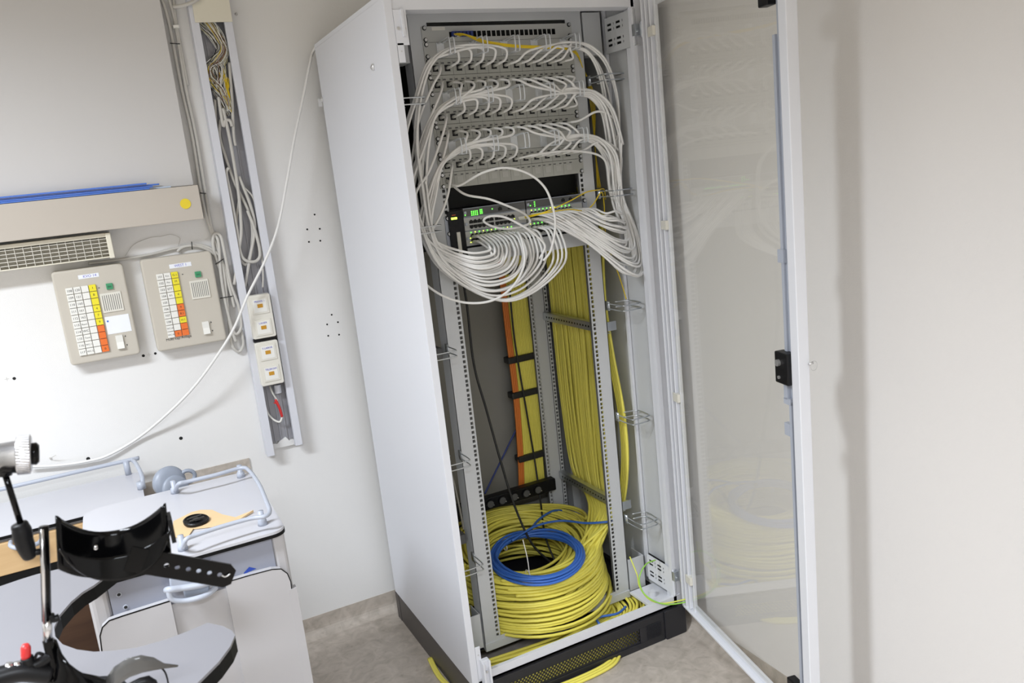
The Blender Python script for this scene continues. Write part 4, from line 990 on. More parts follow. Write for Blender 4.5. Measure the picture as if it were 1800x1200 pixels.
# ------------------------------------------------------------------ intercom panels
def intercom(x0, x1, z0, z1, label):
    t = empty('wall_intercom', ((x0 + x1) / 2, YW, z0), label, 'intercom', 'wall intercom panels')
    mb = MB(); mb.bbox(x0, x1, 0.553, YW - 0.001, z0, z1, 0.010); bev(mb.build('housing', M_beige, t), 0.006, 3)
    return t
def buttons(t, cols, x0, x1, z0, z1, texts, colors):
    nr = 10; bw = (x1 - x0) / (cols - 1); bh = (z0 - z1) / (nr - 1)
    items = []
    for c in range(cols):
        for r_ in range(nr):
            x = x0 + bw * c; z = z0 - bh * r_
            key = colors.get((c, r_), 'w')
            s = MB(); s.box(x - bw * .46, x + bw * .46, 0.5465, 0.553, z - bh * .46, z + bh * .46)
            bev(s.build('button', {'w': M_bwhite, 'y': M_byel, 'o': M_borg}[key], t), 0.0008, 1)
            tx_ = texts.get((c, r_))
            if tx_: items.append((tx_, facing(x, 0.5462, z), 0.0095 if len(tx_) < 4 else 0.0068))
    text('button_lettering', items, M_inkb, t)
t = intercom(-1.046, -0.851, 1.145, 1.430, 'left beige wall intercom with four columns of buttons and a paper note')
tx = {(0, i): s for i, s in enumerate(['108', '109', '110', '111', '112', '113', '114', '115', '116', '117'])}
tx.update({(1, i): s for i, s in enumerate(['120', '121', '160', '161', '162', 'Raum', 'WC', 'Team', 'WC-1', 'WC-2'])})
tx.update({(3, 0): '1', (3, 1): 'B', (3, 3): '4', (3, 4): '7', (3, 5): '9', (3, 9): '0'})
cl = {(3, i): 'y' for i in range(6)}; cl.update({(3, i): 'o' for i in range(6, 10)})
buttons(t, 4, -1.0075, -0.945, 1.3685, 1.181, tx, cl)
def plate(t, name, x0, x1, z0, z1, m, d=0.001, b_=0): 
    s = MB(); s.box(x0, x1, 0.553 - d, 0.5535, z0, z1); o = s.build(name, m, t); 
    if b_: bev(o, b_)
    return o
def grille(t, x0, x1, z0, z1):
    o = plate(t, 'speaker_grille', x0, x1, z0, z1, M_creamw, 0.003, 0.0008)
    s = MB()
    for i in range(9):
        x = x0 + (x1 - x0) * (i + 1) / 10; s.box(x - .0008, x + .0008, 0.5496, 0.550, z0 + .006, z1 - .006)
    s.build('slots', M_modd, o)
def rocker(t, x, z0, z1):
    s = MB(); zm_ = (z0 + z1) / 2
    s.add([(x - .010, .553, z0), (x + .010, .553, z0), (x + .010, .553, z1), (x - .010, .553, z1), (x - .010, .543, z0 + .001), (x + .010, .543, z0 + .001), (x + .010, .547, zm_), (x - .010, .547, zm_), (x + .010, .545, z1 - .001), (x - .010, .545, z1 - .001)],
          [(0, 1, 5, 4), (4, 5, 6, 7), (7, 6, 8, 9), (3, 9, 8, 2), (1, 2, 8, 6, 5), (0, 4, 7, 9, 3)])
    s.build('rocker_switch', M_bwhite, t)
    s = MB(); s.prism([(x + .016, zm_ + .013), (x + .020, zm_ + .013), (x + .018, zm_ + .019)], lambda a, b_, c: Vector((a, c, b_)), .5525, .553); s.prism([(x + .016, zm_ - .011), (x + .020, zm_ - .011), (x + .018, zm_ - .017)], lambda a, b_, c: Vector((a, c, b_)), .5525, .553)
    s.build('arrow_marks', M_inkb, t)
plate(t, 'name_label', -0.977, -0.921, 1.399, 1.411, M_paper); text('label_lettering', [('KVO 14', facing(-0.946, 0.5517, 1.405), 0.011)], M_ink, t)
plate(t, 'green_button', -0.908, -0.890, 1.357, 1.375, M_bgrn, 0.006, .001); text('button_mark', [('(o)', facing(-0.899, 0.5465, 1.366), 0.009)], M_inkb, t)
grille(t, -0.930, -0.872, 1.288, 1.347)
o = plate(t, 'paper_note', -0.930, -0.863, 1.221, 1.275, M_paper)
s = MB(); s.box(-0.926, -0.921, .5515, .552, 1.259, 1.264); s.build('blue_mark', M_bluefilm, o)
rocker(t, -0.902, 1.172, 1.214)
s = MB(); s.box(-0.930, -0.926, .5522, .553, 1.364, 1.367); s.build('tiny_light', M_modd, t)
t = intercom(-0.802, -0.592, 1.140, 1.432, 'right beige wall intercom with three columns of buttons, beside the grey cable loops')
tx = {(0, i): s for i, s in enumerate(['101', '102', '103', '104', '105', '106', '107', '108', 'WC-H', 'WC-N'])}
tx.update({(1, 0): 'Küc.', (1, 1): 'Flur', (1, 2): '077', (1, 3): 'B.S.', (1, 9): '0', (2, 0): 'G.1', (2, 1): 'M', (2, 3): '4', (2, 5): '9', (2, 6): '8.1', (2, 7): 'H.1'})
cl = {(2, i): 'y' for i in range(5)}; cl.update({(2, 5): 'o', (2, 6): 'o', (2, 7): 'y', (2, 8): 'o', (2, 9): 'o', (1, 9): 'o'})
buttons(t, 3, -0.7545, -0.7115, 1.3725, 1.1885, tx, cl)
plate(t, 'name_label', -0.722, -0.657, 1.393, 1.406, M_paper); text('label_lettering', [('WEST 1', facing(-0.689, 0.5517, 1.3995), 0.011)], M_ink, t)
plate(t, 'green_button', -0.652, -0.634, 1.355, 1.373, M_bgrn, 0.006, .001); text('button_mark', [('(o)', facing(-0.643, 0.5465, 1.364), 0.009)], M_inkb, t)
grille(t, -0.673, -0.617, 1.287, 1.346)
rocker(t, -0.6485, 1.171, 1.212)
s = MB(); s.box(-0.690, -0.686, .5522, .553, 1.369, 1.372); s.build('tiny_light', M_modd, t)
text('handwriting', [('Multi cap Anlage', facing(-0.734, 0.5525, 1.1735), 0.0115)], M_inkb, t)

# wall anchors and holes
for i, (u, v, r_, lb) in enumerate([(553, 377, .0028, 'topmost dark screw hole in the group of five beside the cabinet'), (540, 403, .0028, 'middle left dark screw hole in the group of five beside the cabinet'), (562, 402, .0028, 'middle right dark screw hole in the group of five beside the cabinet'), (543, 425, .0028, 'lower left dark screw hole in the group of five beside the cabinet'), (563, 423, .0028, 'lower right dark screw hole in the group of five beside the cabinet'),
        (583, 553, .0028, 'topmost dark screw hole in the lower group beside the cabinet'), (575, 570, .0028, 'middle left dark screw hole in the lower group beside the cabinet'), (594, 566, .0028, 'middle right dark screw hole in the lower group beside the cabinet'), (577, 590, .0028, 'lower left dark screw hole in the lower group beside the cabinet'), (596, 588, .0028, 'lower right dark screw hole in the lower group beside the cabinet'),
        (318, 770, .005, 'dark plug hole alone on the wall left of the trunk end'), (155, 806, .005, 'dark plug hole under the white hanging cable'), (252, 625, .004, 'dark plug hole just right of the left intercom'), (273, 621, .0035, 'dark plug hole just left of the right intercom bottom'), (25, 665, .004, 'dark plug hole beside the pencil cross at the far left')]):
    p = at(u, v, y=YW); mb = MB(); mb.lathe((p.x, YW, p.z), (0, -1, 0), [(0, r_ * 1.15), (0.0008, r_ * 1.1), (0.0009, r_ * .8)], 12); tag(mb.build('wall_plug', M_hole), lb, 'wall plug', 'wall plug holes')
mb = MB()
for (u, v) in ((12, 666), (262, 623)):
    p = at(u, v, y=YW - .0003); mb.box(p.x - .006, p.x + .006, YW - .0006, YW - .0003, p.z - .0004, p.z + .0004); mb.box(p.x - .0004, p.x + .0004, YW - .0006, YW - .0003, p.z - .006, p.z + .006)
tag(mb.build('pencil_marks', M_gcab), 'faint pencil crosses on the wall beside the intercoms', 'marks')
mb = MB(); p = at(415, 25, y=YW); mb.lathe((p.x, YW, p.z), (0, -1, 0), [(0, .005), (0.006, .004), (0.012, .002)], 8); tag(mb.build('wall_screw', M_gcab), 'small screw in the wall just right of the trunk top', 'screw')
mb = MB(); mb.tube(crom([at(88, 805, y=.59), at(98, 800, y=.575)], 4), .001, 5); mb.cyl(at(88, 805, y=.6), at(88, 805, y=.594), .003, n=8); tag(mb.build('wall_screw', M_gcab), 'thin nail in the wall above the left trolley', 'screw')

# ------------------------------------------------------------------ lit wall unit, top left
t = empty('viewing_box', (-1.2, YW, 1.53), 'large cream wall viewing box with white panel and ledge, upper left', 'viewing box')
mb = MB(); mb.box(-2.2, -0.607, 0.553, YW - .001, 1.64, 2.55); bev(mb.build('panel', M_unit_panel, t), .002)
mb = MB(); mb.box(-2.2, -0.600, 0.500, YW - .001, 1.534, 1.638); mb.box(-0.604, -0.600, 0.50, 0.553, 1.534, 1.638); bev(mb.build('ledge', M_unit, t), .002)
mb = MB(); p = at(326, 358, y=.4995); mb.cyl((p.x, .4995, p.z), (p.x, .4985, p.z), .0155, n=28); mb.build('dot_sticker', M_dot, t)
for i, (u1, y, dz, lb) in enumerate(((262, .512, 0, 'front one on the ledge'), (300, .540, 0, 'rear one, reaching farthest right'), (268, .522, .0052, 'second layer'), (280, .534, .0104, 'third layer'), (258, .526, .0156, 'uppermost of the stack'))):
    x1_ = at(u1, 324, y=y).x; z = 1.6392 + dz
    mb = MB(); mb.box(-2.0, x1_, y, y + 0.010, z, z + 0.0048)
    tag(bev(mb.build('acrylic_strip', M_bluefilm if i != 1 else M_clearfilm), .001), 'long blue acrylic strip on the viewing box ledge, ' + lb, 'strip', 'blue acrylic strips')
# ventilation grille
t = empty('air_vent', (-1.2, YW, 1.455), 'cream slatted air vent on the wall under the viewing box', 'air vent')
vx1 = -0.868; vz0, vz1 = 1.452, 1.526
mb = MB(); mb.box(-2.0, vx1, .525, YW - .001, vz1 - .012, vz1); mb.box(-2.0, vx1, .530, YW - .001, vz0, vz0 + .004); mb.box(vx1 - .014, vx1, .520, YW - .001, vz0 - .002, vz1); bev(mb.build('frame', M_cream, t), .003)
mb = MB()
for i in range(5): z = vz0 + .012 + i * .011; mb.box(-2.0, vx1 - .014, .532, .556, z, z + .0018)
for i in range(48): x = vx1 - .035 - i * .022; mb.box(x, x + .0014, .530, .534, vz0 + .004, vz1 - .012)
mb.build('slats', M_creamw, t)
mb = MB(); mb.box(-2.0, vx1 - .014, .552, .554, vz0 + .004, vz1 - .012); mb.build('backing', M_beige, t)

# ------------------------------------------------------------------ linoleum guard on the wall behind the trolleys
mb = MB(); mb.box(-2.4, -0.586, YW - 0.006, YW - 0.001, COVE_B, 0.72); tag(mb.build('wall_guard', M_lino), 'grey-brown linoleum wall guard behind the trolleys', 'wall guard')

# ------------------------------------------------------------------ trolley A (rear left)
t = empty('medical_trolley', (-1.4, .4, 0), 'white-topped trolley with beech front at the far left, standing against the wall', 'trolley')
AZ = .78; ax1 = -0.922; ay0, ay1 = 0.235, 0.54
mb = MB(); mb.prism(rrect(-2.1, ax1, ay0, ay1, .035, 5), lambda a, b_, c: Vector((a, b_, c)), AZ - .012, AZ); tp = mb.build('table_top', M_white, t)
mb = MB(); mb.prism(rrect(-2.101, ax1 + .0006, ay0 - .0006, ay1 + .001, .035, 5), lambda a, b_, c: Vector((a, b_, c)), AZ - .011, AZ - .002); mb.build('edge_band', M_edge, tp)
mb = MB(); mb.tube(crom([(-2.1, .53, AZ + .045), (-1.4, .53, AZ + .045), (-0.955, .53, AZ + .045), (-.935, .515, AZ + .045), (-.925, .44, AZ + .045), (-.918, .37, AZ + .03), (-.922, .345, AZ + .006)], 6), .0062, 10)
mb.cyl((-.955, .528, AZ), (-.955, .528, AZ + .045), .009); mb.cyl((-.925, .35, AZ), (-.925, .35, AZ + .022), .012)
mb.build('gallery_rail', M_alu, t, True)
mb = MB(); mb.box(-2.05, -0.97, ay0 + .012, ay1 - .02, .14, AZ - .018); mb.build('body', M_hpl, t)
mb = MB(); zb = at(40, 1003, y=ay0 - .004).z; mb.box(-2.05, -0.965, ay0 - .004, ay0 + .012, zb, AZ - .02); d = bev(mb.build('drawer_front', M_beech, t), .002)
p = at(20, 960, y=ay0 - .01)
mb = MB(); mb.tube(crom([(p.x, ay0, p.z + .01), (p.x + .002, ay0 - .03, p.z + .008), (p.x + .02, ay0 - .038, p.z), (p.x + .06, ay0 - .03, p.z - .004), (p.x + .07, ay0, p.z - .004)], 5), .006, 8); mb.build('handle', M_alu, d, True)
mb = MB(); mb.box(-2.05, -0.965, ay0 - .001, ay0 + .012, zb - .055, zb - .001); mb.build('dark_band', M_edge, t)  # plain black band under the beech drawer front
mb = MB(); mb.box(-2.05, -0.965, ay0 - .004, ay0 + .012, .33, zb - .06); bev(mb.build('drawer_front', M_brown, t), .002)
mb = MB(); mb.box(-2.05, -0.965, ay0 - .004, ay0 + .012, .15, .325); bev(mb.build('drawer_front', M_brown, t), .002)
for x in (-1.0, -2.0):
    for y in (.27, .49):
        mb = MB(); mb.cyl((x - .012, y, .04), (x + .012, y, .04), .04, n=20); mb.box(x - .018, x + .018, y - .02, y + .02, .06, .14); mb.build('castor', M_greyp, t)

# ------------------------------------------------------------------ trolley B
t = empty('medical_trolley', (-0.86, -.18, 0), 'white-topped bedside trolley with blue-grey front and railing, nearest the cabinet', 'trolley')
BZ = .85; bx0, bx1, by0, by1 = -1.065, -0.650, -0.425, 0.055
def bpoly(e=0.0):
    pts = []
    for (cx, cy, r_, a0) in ((bx1 - .05, by1 - .05, .05, 0), (bx0 + .05, by1 - .05, .05, 90), (bx0 + .03, by0 + .03, .03, 180), (bx1 - .03, by0 + .03, .03, 270)):
        for i in range(7):
            a = math.radians(a0 + 15 * i); pts.append((cx + (r_ + e) * math.cos(a), cy + (r_ + e) * math.sin(a)))
    return pts
mb = MB(); mb.prism(bpoly(), lambda a, b_, c: Vector((a, b_, c)), BZ - .014, BZ); tp = mb.build('table_top', M_white, t)
mb = MB(); mb.prism(bpoly(.001), lambda a, b_, c: Vector((a, b_, c)), BZ - .0135, BZ - .006); mb.build('edge_band', M_edge, tp)
# railing
rz = BZ + .04
mb = MB()
P = [at(308, 862, z=BZ + .01), at(314, 850, z=rz), at(330, 846, z=rz), at(380, 834, z=rz), at(424, 822, z=rz), at(438, 827, z=rz), at(455, 850, z=rz), at(468, 880, z=rz), at(474, 898, z=rz), at(466, 907, z=rz), at(440, 911, z=rz), at(390, 925, z=rz), at(345, 940, z=rz), at(328, 947, z=rz), at(324, 956, z=rz - .012), at(322, 962, z=BZ + .01)]
mb.tube(crom(P, 6), .0050, 10)
for (u, v) in ((308, 866), (424, 838), (462, 922), (322, 966)):
    p = at(u, v, z=BZ); mb.lathe(p, (0, 0, 1), [(0, .011), (.014, .0095), (.016, .0065), (.034, .0065)], 14)
mb.build('railing', M_alu, t, True)
# corner columns, blue-grey front panel
mb = MB(); mb.bbox(bx0 + .005, bx0 + .045, by0 + .012, by1 - .02, .08, BZ - .014, .012, axis='z'); mb.bbox(bx1 - .034, bx1 - .004, by0 + .012, by1 - .02, .08, BZ - .014, .008, axis='z'); mb.build('corner_column', M_hpl, t)
mb = MB(); mb.box(bx0 + .045, bx1 - .034, by0 + .018, by1 - .03, .10, BZ - .016); body = mb.build('body', M_hpl, t)
mb = MB(); mb.box(bx0 + .045, bx1 - .034, by0 + .012, by0 + .018, .745, BZ - .016); fp = mb.build('front_panel', M_bluegrey, t)
for (u, v) in ((209, 1045), (221, 1067)):
    p = at(u, v, y=by0 + .011); mb = MB(); mb.lathe((p.x, by0 + .012, p.z), (0, -1, 0), [(0, .0055), (.001, .005)], 12); mb.mi = 1; mb.lathe((p.x, by0 + .011, p.z), (0, -1, 0), [(0, .0035), (.001, .003)], 12); mb.build('screw_hole', [M_alu, M_hole], fp)
yl = by0 + .0115
a_, b2, c_ = at(427, 1007, y=yl), at(440, 995, y=yl), at(454, 998, y=yl)
mb = MB(); mb.add([at(427, 1012, y=yl), at(429, 1006, y=yl), at(438, 996, y=yl), at(451, 999, y=yl), at(437, 1005, y=yl)], [(0, 4, 3, 2, 1)]); 
q0 = at(436, 1006, y=yl); mb.add([at(432, 1010, y=yl), at(455, 1001, y=yl), at(455, 1003, y=yl), at(432, 1012, y=yl)], [(0, 3, 2, 1)])
mb.build('logo', M_logo, fp)
# lower doors: rounded white panels left and right of a recessed column
def front_poly(name, pts, m, y0, y1, par):
    mb = MB(); mb.prism(pts, lambda a, b_, c: Vector((a, c, b_)), y0, y1); return mb.build(name, m, par)
yy = by0 - .006
A = [at(u, v, y=yy) for u, v in ((180, 1150), (176, 1118), (180, 1103), (192, 1091), (215, 1083), (300, 1056))]
left = [(p.x, p.z) for p in A]; left = [(left[0][0], .12)] + left + [(left[-1][0], .12)]
dl = front_poly('door_panel', left, M_hpl, yy, by0 + .012, t)
A = [at(u, v, y=yy) for u, v in ((396, 1024), (440, 1011), (478, 1001), (494, 1000), (505, 1008), (511, 1022), (513, 1040))]
rt_ = [(p.x, p.z) for p in A]; rt_ = [(rt_[0][0], .12)] + rt_ + [(rt_[-1][0], .12)]
dr = front_poly('door_panel', rt_, M_hpl, yy, by0 + .012, t)
xl_, xr_ = left[-1][0], rt_[0][0]
mb = MB(); mb.box(xl_, xr_, by0 + .004, by0 + .012, .12, .752); mb.build('recess_panel', M_hpl, t)
for seq, dd in ((left[1:-1], dl), (rt_[1:-1], dr)):
    mb = MB(); mb.tube([Vector((x, yy + .001, z)) for x, z in seq], .0016, 5); mb.build('edge_band', M_edge, dd)
mb = MB(); mb.box(rt_[-2][0] - .006, rt_[-2][0] + .012, yy - .001, by0 + .012, .12, at(511, 1035, y=yy).z); mb.build('side_strip', M_hpl, t)
# handle
hb = MB(); H = lambda u, v, y: at(u, v, y=y)
yh = by0 - .035
hb.tube(crom([H(293, 1037, yh + .03), H(296, 1036, yh), H(320, 1033, yh), H(350, 1028, yh - .003), H(372, 1022, yh)], 6), .007, 10)
hb.tube(crom([H(296, 1036, yh), H(302, 1052, yh), H(325, 1055, yh), H(350, 1050, yh - .004), H(368, 1042, yh), H(380, 1032, yh + .01)], 6), .006, 10)
hnd = hb.build('handle', M_alu, t, True)
hb = MB(); ha, hb_, hc, hd_ = H(322, 1036, yh + .012), H(370, 1024, yh + .012), H(368, 1040, yh + .012), H(325, 1052, yh + .012)
hb.add([ha, hb_, hc, hd_, ha + Vector((0, .02, 0)), hb_ + Vector((0, .02, 0)), hc + Vector((0, .02, 0)), hd_ + Vector((0, .02, 0))], [(3, 2, 1, 0), (4, 5, 6, 7), (0, 1, 5, 4), (1, 2, 6, 5), (2, 3, 7, 6), (3, 0, 4, 7)])
bev(hb.build('grip_shell', M_greyp, hnd), .003, 2)
hb = MB(); A = [H(u, v, by0 - .004) for u, v in ((297, 1012), (330, 1008), (372, 985), (376, 1000), (376, 1032), (300, 1040))]
hb.prism([(p.x, p.z) for p in A], lambda a, b_, c: Vector((a, c, b_)), by0 - .006, by0 + .012); bev(hb.build('handle_plate', M_alu, t), .003)
for x in (bx0 + .04, bx1 - .04):
    for y in (by0 + .06, by1 - .06):
        mb = MB(); mb.cyl((x - .012, y, .035), (x + .012, y, .035), .035, n=20); mb.box(x - .018, x + .018, y - .018, y + .018, .05, .10); mb.build('castor', M_greyp, t)
# things on trolley B
mb = MB()
E_ = [at(u, v, z=BZ + .0015) for u, v in ((302, 944), (305, 917), (337, 901), (353, 897), (373, 897), (391, 905), (414, 910), (446, 900), (421, 914), (376, 926), (340, 930), (332, 942), (316, 945))]
T_ = [p + Vector((0, 0, .002)) for p in E_]
T_[7] += Vector((0, 0, .004))
n = len(E_)
mb.add(E_ + T_, [(i, (i + 1) % n, n + (i + 1) % n, n + i) for i in range(n)] + [tuple(range(n, 2 * n)), tuple(range(n - 1, -1, -1))])
tag(mb.build('envelope', M_env), 'torn brown paper envelope on the trolley nearest the cabinet', 'envelope')
t = empty('lens_cover', at(345, 916, z=BZ + .006), 'black lens cap lying on the brown envelope', 'lens cap')
p = at(345, 917, z=BZ + .006)
mb = MB(); mb.lathe(p, (0.1, -.1, 1), [(0, .028), (.006, .029), (.008, .027), (.008, .024), (.0065, .024)], 32); mb.build('rim', M_black, t, False)
mb = MB()
TT = Matrix.Translation(p + Vector((0, 0, .008))) @ Matrix.Rotation(.25, 4, 'Z')
mb.box(-.017, .017, -.012, -.005, 0, .0025, TT); mb.box(-.017, .017, .005, .012, 0, .0025, TT); mb.box(-.006, .006, -.016, .016, 0, .0015, TT); mb.build('pinch_grips', M_blkc, t)
# castor standing behind trolley B
t = empty('castor_stand', (-0.86, .13, 0), 'upturned grey swivel castor on a post behind the trolleys', 'castor')
c = at(300, 848, y=.13)
dv = Vector((.35, -1, .25))
mb = MB(); mb.lathe(c + Vector((-.008, .01, 0)), dv, [(0, .034), (.004, .042), (.020, .044), (.027, .040), (.031, .028), (.032, .010)], 30); mb.build('wheel_cover', M_greyp, t, True)
mb = MB(); mb.lathe(c + Vector((.004, -.006, -.016)), dv, [(0, .030), (.004, .036), (.018, .036), (.022, .031), (.022, .012)], 30); mb.build('wheel', M_greyp, t, True)
c2 = at(330, 838, y=.13)
mb = MB(); mb.tube([c2 + Vector((.019 * math.cos(a), .004, .017 * math.sin(a))) for a in [2 * PI * i / 20 for i in range(20)]], .0055, 8, closed=True); mb.tube(crom([c2 + Vector((-.018, .004, -.005)), c + Vector((.01, .004, .01)), c], 4), .006, 8); mb.build('brake_ring', M_greyp, t, True)
mb = MB(); mb.cyl((c.x, c.y, .0), (c.x, c.y, c.z - .02), .012); mb.cyl((c.x, c.y, 0), (c.x, c.y, .02), .08); mb.build('post', M_greyp, t)

# ------------------------------------------------------------------ C shaped table in front
CZ = .95
t = empty('curved_table', (-1.1, -.8, 0), 'white table top with a round bay and black edge, in the lower left foreground', 'table')
out = [(0, 1030), (35, 1018), (64, 1009), (110, 998), (160, 990), (215, 985)]
C_in = [(215, 990), (165, 1028), (145, 1040), (125, 1057), (105, 1080), (95, 1102), (97, 1118), (110, 1132), (135, 1141), (165, 1145), (200, 1143), (240, 1138), (290, 1124), (330, 1109), (365, 1094), (392, 1100), (408, 1108), (413, 1116)]
C_out = [(405, 1135), (385, 1162), (355, 1192), (310, 1235), (220, 1290), (60, 1320), (-60, 1320)]
pts = [at(u, v, z=CZ) for u, v in [(-60, 1052)] + out + C_in + C_out]
pts = [(p.x, p.y) for p in pts][::-1]
mb = MB(); mb.prism(pts, lambda a, b_, c: Vector((a, b_, c)), CZ - .004, CZ); tp = mb.build('table_top', M_top2, t)
mb = MB(); mb.prism(pts, lambda a, b_, c: Vector((a, b_, c)), CZ - .026, CZ - .0042); mb.build('edge_band', M_edge, tp)
mb = MB(); mb.cyl((-1.12, -.95, .03), (-1.12, -.95, CZ - .026), .03); mb.build('column', M_alu, t)
mb = MB(); mb.bbox(-1.3, -.98, -1.1, -.8, 0, .03, .05, axis='z'); mb.build('foot', M_greyp, t)
# dark band below the beech front of trolley A
# ------------------------------------------------------------------ articulated cuff holder (foreground)
t = empty('cuff_holder', (-1.05, -1.2, CZ), 'black articulated holder with chrome clamp, rods and curved cuffs in the foreground', 'cuff holder')
F = lambda u, v, y=-1.15: at(u, v, y=y)
# chrome clamp knob
k0, k1 = F(-8, 802), F(62, 797)
dk = (k1 - k0).normalized(); L0 = (k1 - k0).length
mb = MB(); mb.lathe(k0, dk, [(0, .014), (L0 * .50, .0165), (L0 * .52, .0205), (L0 * .54, .022), (L0 * .88, .022), (L0 * .91, .020)], 48); kb = mb.build('clamp_knob', M_chrome, t, True)
mb = MB(); mb.lathe(k0 + dk * L0 * .90, dk, [(0, .0125), (.005, .013), (.008, .010)], 24); mb.build('knob_cap', M_gloss, kb, True)
mb = MB()
for i in range(40):
    a = 2 * PI * i / 40; o_ = dk.orthogonal().normalized(); b_ = dk.cross(o_)
    mb.cyl(k0 + dk * L0 * .55 + (o_ * math.cos(a) + b_ * math.sin(a)) * .022, k0 + dk * L0 * .87 + (o_ * math.cos(a + .1) + b_ * math.sin(a + .1)) * .022, .0009, n=5)
mb.build('knurling', M_chrome, kb)
# clamp block + rod
mb = MB(); mb.lathe(F(3, 815), F(32, 813) - F(3, 815), [(0, .011), (.02, .012), ((F(32, 813) - F(3, 815)).length, .010)], 20); mb.cyl(F(5, 790), F(8, 835), .008); mb.build('clamp_block', M_gloss, t, True)
mb = MB(); mb.tube([F(8, 830), F(20, 868), F(38, 925)], .0035, 10); mb.build('thin_rod', M_gloss, t, True)
mb = MB(); mb.tube(crom([F(33, 920), F(38, 932), F(42, 950), F(50, 972), F(54, 982)], 5), [.0085, .009, .0095, .0095, .010, .0105, .0105, .0105, .0105, .0105, .010, .0100, .010, .0095, .009, .0085, .008, .0075, .007, .006, .004], 14); mb.cyl(F(55, 972), F(75, 968), .004); mb.build('swivel_joint', M_black, t, True)
mb = MB(); mb.tube([F(77, 925), F(80, 1000), F(82, 1090)], .0052, 12); mb.mi = 1; mb.tube([F(74, 930, -1.155), F(76, 1000, -1.155), F(79, 1095, -1.155)], .0022, 8); mb.tube([F(83, 1088), F(84, 1125)], .0050, 12); mb.build('vertical_rod', [M_gloss, M_chrome], t, True)
mb = MB(); mb.tube(crom([F(88, 1080), F(93, 1088), F(104, 1084)], 4), .0045, 8); mb.build('rod_screw', M_black, t, True)
# cuff: curved shell, open upwards (a channel seen from its inner/front side)
def cuff(name, TL, TR, BL, BR, mat_, yc, depth, sag_top, sag_bot, parent):
    n = 24; m_ = 8; mb = MB(); V = []
    for j in range(m_ + 1):
        g = j / m_
        for i in range(n + 1):
            s_ = i / n
            top = Vector((TL[0] + (TR[0] - TL[0]) * s_, TL[1] + (TR[1] - TL[1]) * s_ + sag_top * (1 - abs(2 * s_ - 1) ** 2.2)))
            bot = Vector((BL[0] + (BR[0] - BL[0]) * s_, BL[1] + (BR[1] - BL[1]) * s_ + sag_bot * (1 - abs(2 * s_ - 1) ** 2.6)))
            q = top.lerp(bot, g)
            y = yc + depth * math.sin(PI * s_) * (1 - .25 * g)
            V.append(at(q[0], q[1], y=y))
    Fc = [(j * (n + 1) + i, j * (n + 1) + i + 1, (j + 1) * (n + 1) + i + 1, (j + 1) * (n + 1) + i) for j in range(m_) for i in range(n)]
    mb.add(V, Fc); o = mb.build(name, mat_, parent, True)
    s2 = o.modifiers.new('thick', 'SOLIDIFY'); s2.thickness = .003; s2.offset = 0
    return o
cf = cuff('cuff', (99, 906), (290, 884), (103, 1000), (300, 972), M_gloss, -1.18, .045, 38, 26, t)
cuff('cuff_outer', (104, 965), (302, 930), (118, 985), (284, 975), M_gloss, -1.20, .02, 30, 40, cf)
mb = MB(); p = F(168, 961, -1.142); mb.lathe(p, (0, -1, 0), [(0, .0035), (.003, .0035), (.0045, .002)], 14); mb.build('rivet', M_chrome, cf, True)
mb = MB(); mb.box(0, .005, 0, .03, 0, .03, Matrix.Translation(F(303, 955, -1.19))); mb.build('cuff_clip', M_black, cf)
# strap arm with holes
sa, sb = F(225, 981, -1.19), F(402, 1012, -1.19)
sx_ = (sb - sa).normalized(); up_ = Vector((0, -1, 0)).cross(sx_).normalized()
if up_.z < 0: up_ = -up_
Ls = (sb - sa).length; hw = .0150
TS = Matrix(((sx_.x, up_.x, 0, sa.x), (sx_.y, up_.y, 1, sa.y), (sx_.z, up_.z, 0, sa.z), (0, 0, 0, 1)))
mb = MB(); holes = [(Ls * a_ - .0029, Ls * a_ + .0029) for a_ in (.37, .475, .585, .69, .80, .905)]
cur = 0
def sq(x0, x1, z0, z1): mb.box(x0, x1, z0, z1, -.0015, .0015, TS)
for (h0, h1) in holes:
    sq(cur, h0, -hw, hw); sq(h0, h1, .0029, hw); sq(h0, h1, -hw, -.0029)
    # round the hole with four corner pieces
    c0 = (h0 + h1) / 2
    for sxx in (-1, 1):
        for szz in (-1, 1):
            arc = [(c0 + sxx * .0029 * math.cos(q), szz * .0029 * math.sin(q)) for q in [PI / 2 * w_ / 5 for w_ in range(6)]] + [(c0 + sxx * .0029, szz * .0029)]
            if sxx * szz > 0: arc = arc[::-1]
            mb.prism(arc, lambda a_, b_, c: Vector((a_, b_, c)), -.0015, .0015, TS)
    cur = h1
mb.prism([(cur, -hw), (Ls - .002, -hw), (Ls + .006, -hw + .006), (Ls + .006, hw - .006), (Ls - .002, hw), (cur, hw)], lambda a_, b_, c: Vector((a_, b_, c)), -.0015, .0015, TS)
sa_o = mb.build('strap_arm', M_gloss, t)
mb = MB(); e0 = TS @ Vector((Ls - .004, -.001, -.004)); mb.tube(crom([e0 + Vector((-.004, 0, .004)), e0 + Vector((0, 0, .001)), e0 + Vector((.006, 0, .003))], 4), .0009, 6); mb.build('end_hook', M_screw, sa_o, True)
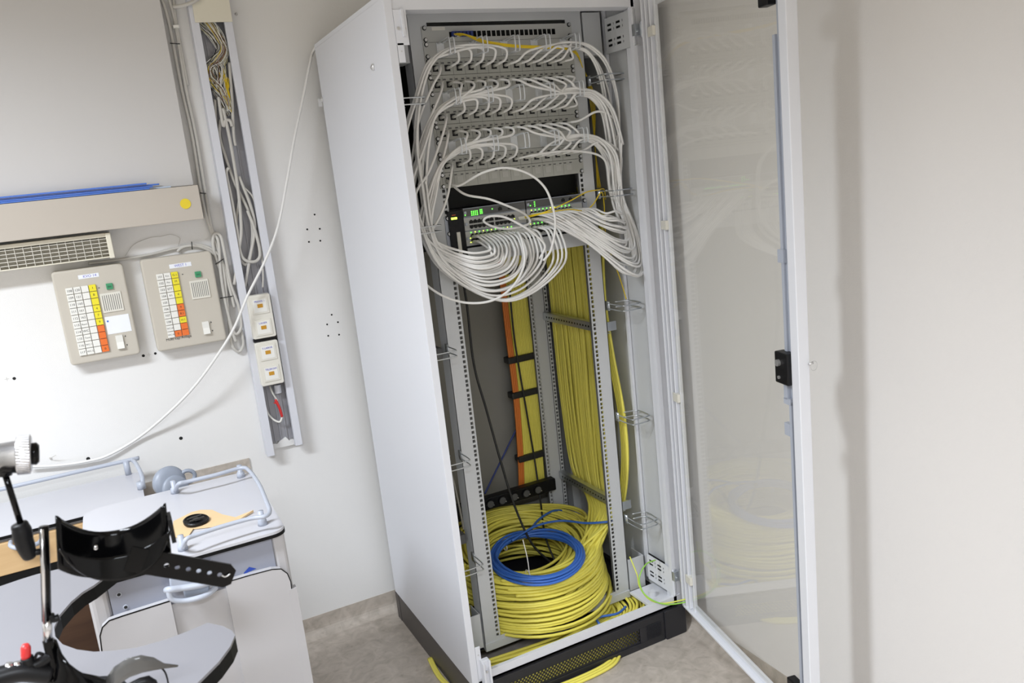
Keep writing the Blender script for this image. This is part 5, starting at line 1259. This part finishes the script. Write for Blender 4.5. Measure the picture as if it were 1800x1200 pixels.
# lower lever, black hood and smoky shell
mb = MB(); mb.tube([F(46, 1138), F(45, 1150)], [.0052, .0052], 12); mb.lathe(F(46, 1160), F(45, 1132) - F(46, 1160), [(0, .0045), (.006, .0055), (.016, .0055), (.020, .0035)], 14); lv = mb.build('red_knob', M_red, t, True)
mb = MB(); mb.tube(crom([F(47, 1155), F(55, 1170), F(75, 1162), F(90, 1150)], 5), .007, 10); mb.tube(crom([F(-10, 1192), F(25, 1182), F(50, 1180), F(90, 1185)], 5), .012, 12); mb.tube(crom([F(60, 1160), F(66, 1148), F(76, 1150)], 4), .002, 6); mb.build('lever_arm', M_black, t, True)
mb = MB()
for (u, v) in ((15, 1178), (30, 1176), (40, 1184)): mb.cyl(F(u, v), F(u + 3, v - 12), .005, n=12)
mb.build('clamp_bolts', M_chrome, t, True)
n = 20; V = []; mb = MB()
prof = [((86, 1118), (66, 1230)), ((95, 1125), (78, 1230)), ((105, 1150), (100, 1230)), ((120, 1168), (130, 1230)), ((145, 1182), (170, 1230)), ((175, 1188), (210, 1230)), ((210, 1186), (250, 1230))]
for (a_, b_) in prof:
    for g in range(5):
        q = (a_[0] + (b_[0] - a_[0]) * g / 4, a_[1] + (b_[1] - a_[1]) * g / 4)
        V.append(at(q[0], q[1], y=-1.12 - .05 * math.sin(PI * prof.index((a_, b_)) / 6)))
mb.add(V, [(i * 5 + g, i * 5 + g + 1, (i + 1) * 5 + g + 1, (i + 1) * 5 + g) for i in range(6) for g in range(4)])
o = mb.build('black_hood', M_gloss, t, True); sm = o.modifiers.new('thick', 'SOLIDIFY'); sm.thickness = .003
V = []; mb = MB()
top = [(186, 1192), (200, 1172), (222, 1158), (248, 1152), (272, 1156), (290, 1166), (314, 1169)]
bot = [(186, 1230), (205, 1205), (228, 1190), (250, 1182), (270, 1178), (288, 1175), (312, 1172)]
for i, (a_, b_) in enumerate(zip(top, bot)):
    for g in range(4): V.append(at(a_[0] + (b_[0] - a_[0]) * g / 3, a_[1] + (b_[1] - a_[1]) * g / 3, y=-1.16 - .03 * math.sin(PI * i / 6)))
mb.add(V, [(i * 4 + g, i * 4 + g + 1, (i + 1) * 4 + g + 1, (i + 1) * 4 + g) for i in range(6) for g in range(3)])
o = mb.build('smoky_shell', M_smoke, t, True); sm = o.modifiers.new('thick', 'SOLIDIFY'); sm.thickness = .002
mb = MB(); V = []
mb.tube(crom([F(250, 1160, -1.15), F(275, 1168, -1.15), F(292, 1185, -1.15), F(300, 1230, -1.15)], 5), .0012, 6); mb.tube(crom([F(200, 1225), F(260, 1195), F(275, 1230)], 4), .006, 8); mb.build('shell_wire', M_black, t, True)
# support from the table
mb = MB(); mb.cyl(F(84, 1125), Vector((F(84, 1125).x, -1.15, CZ)), .006); mb.build('stand_rod', M_gloss, t)
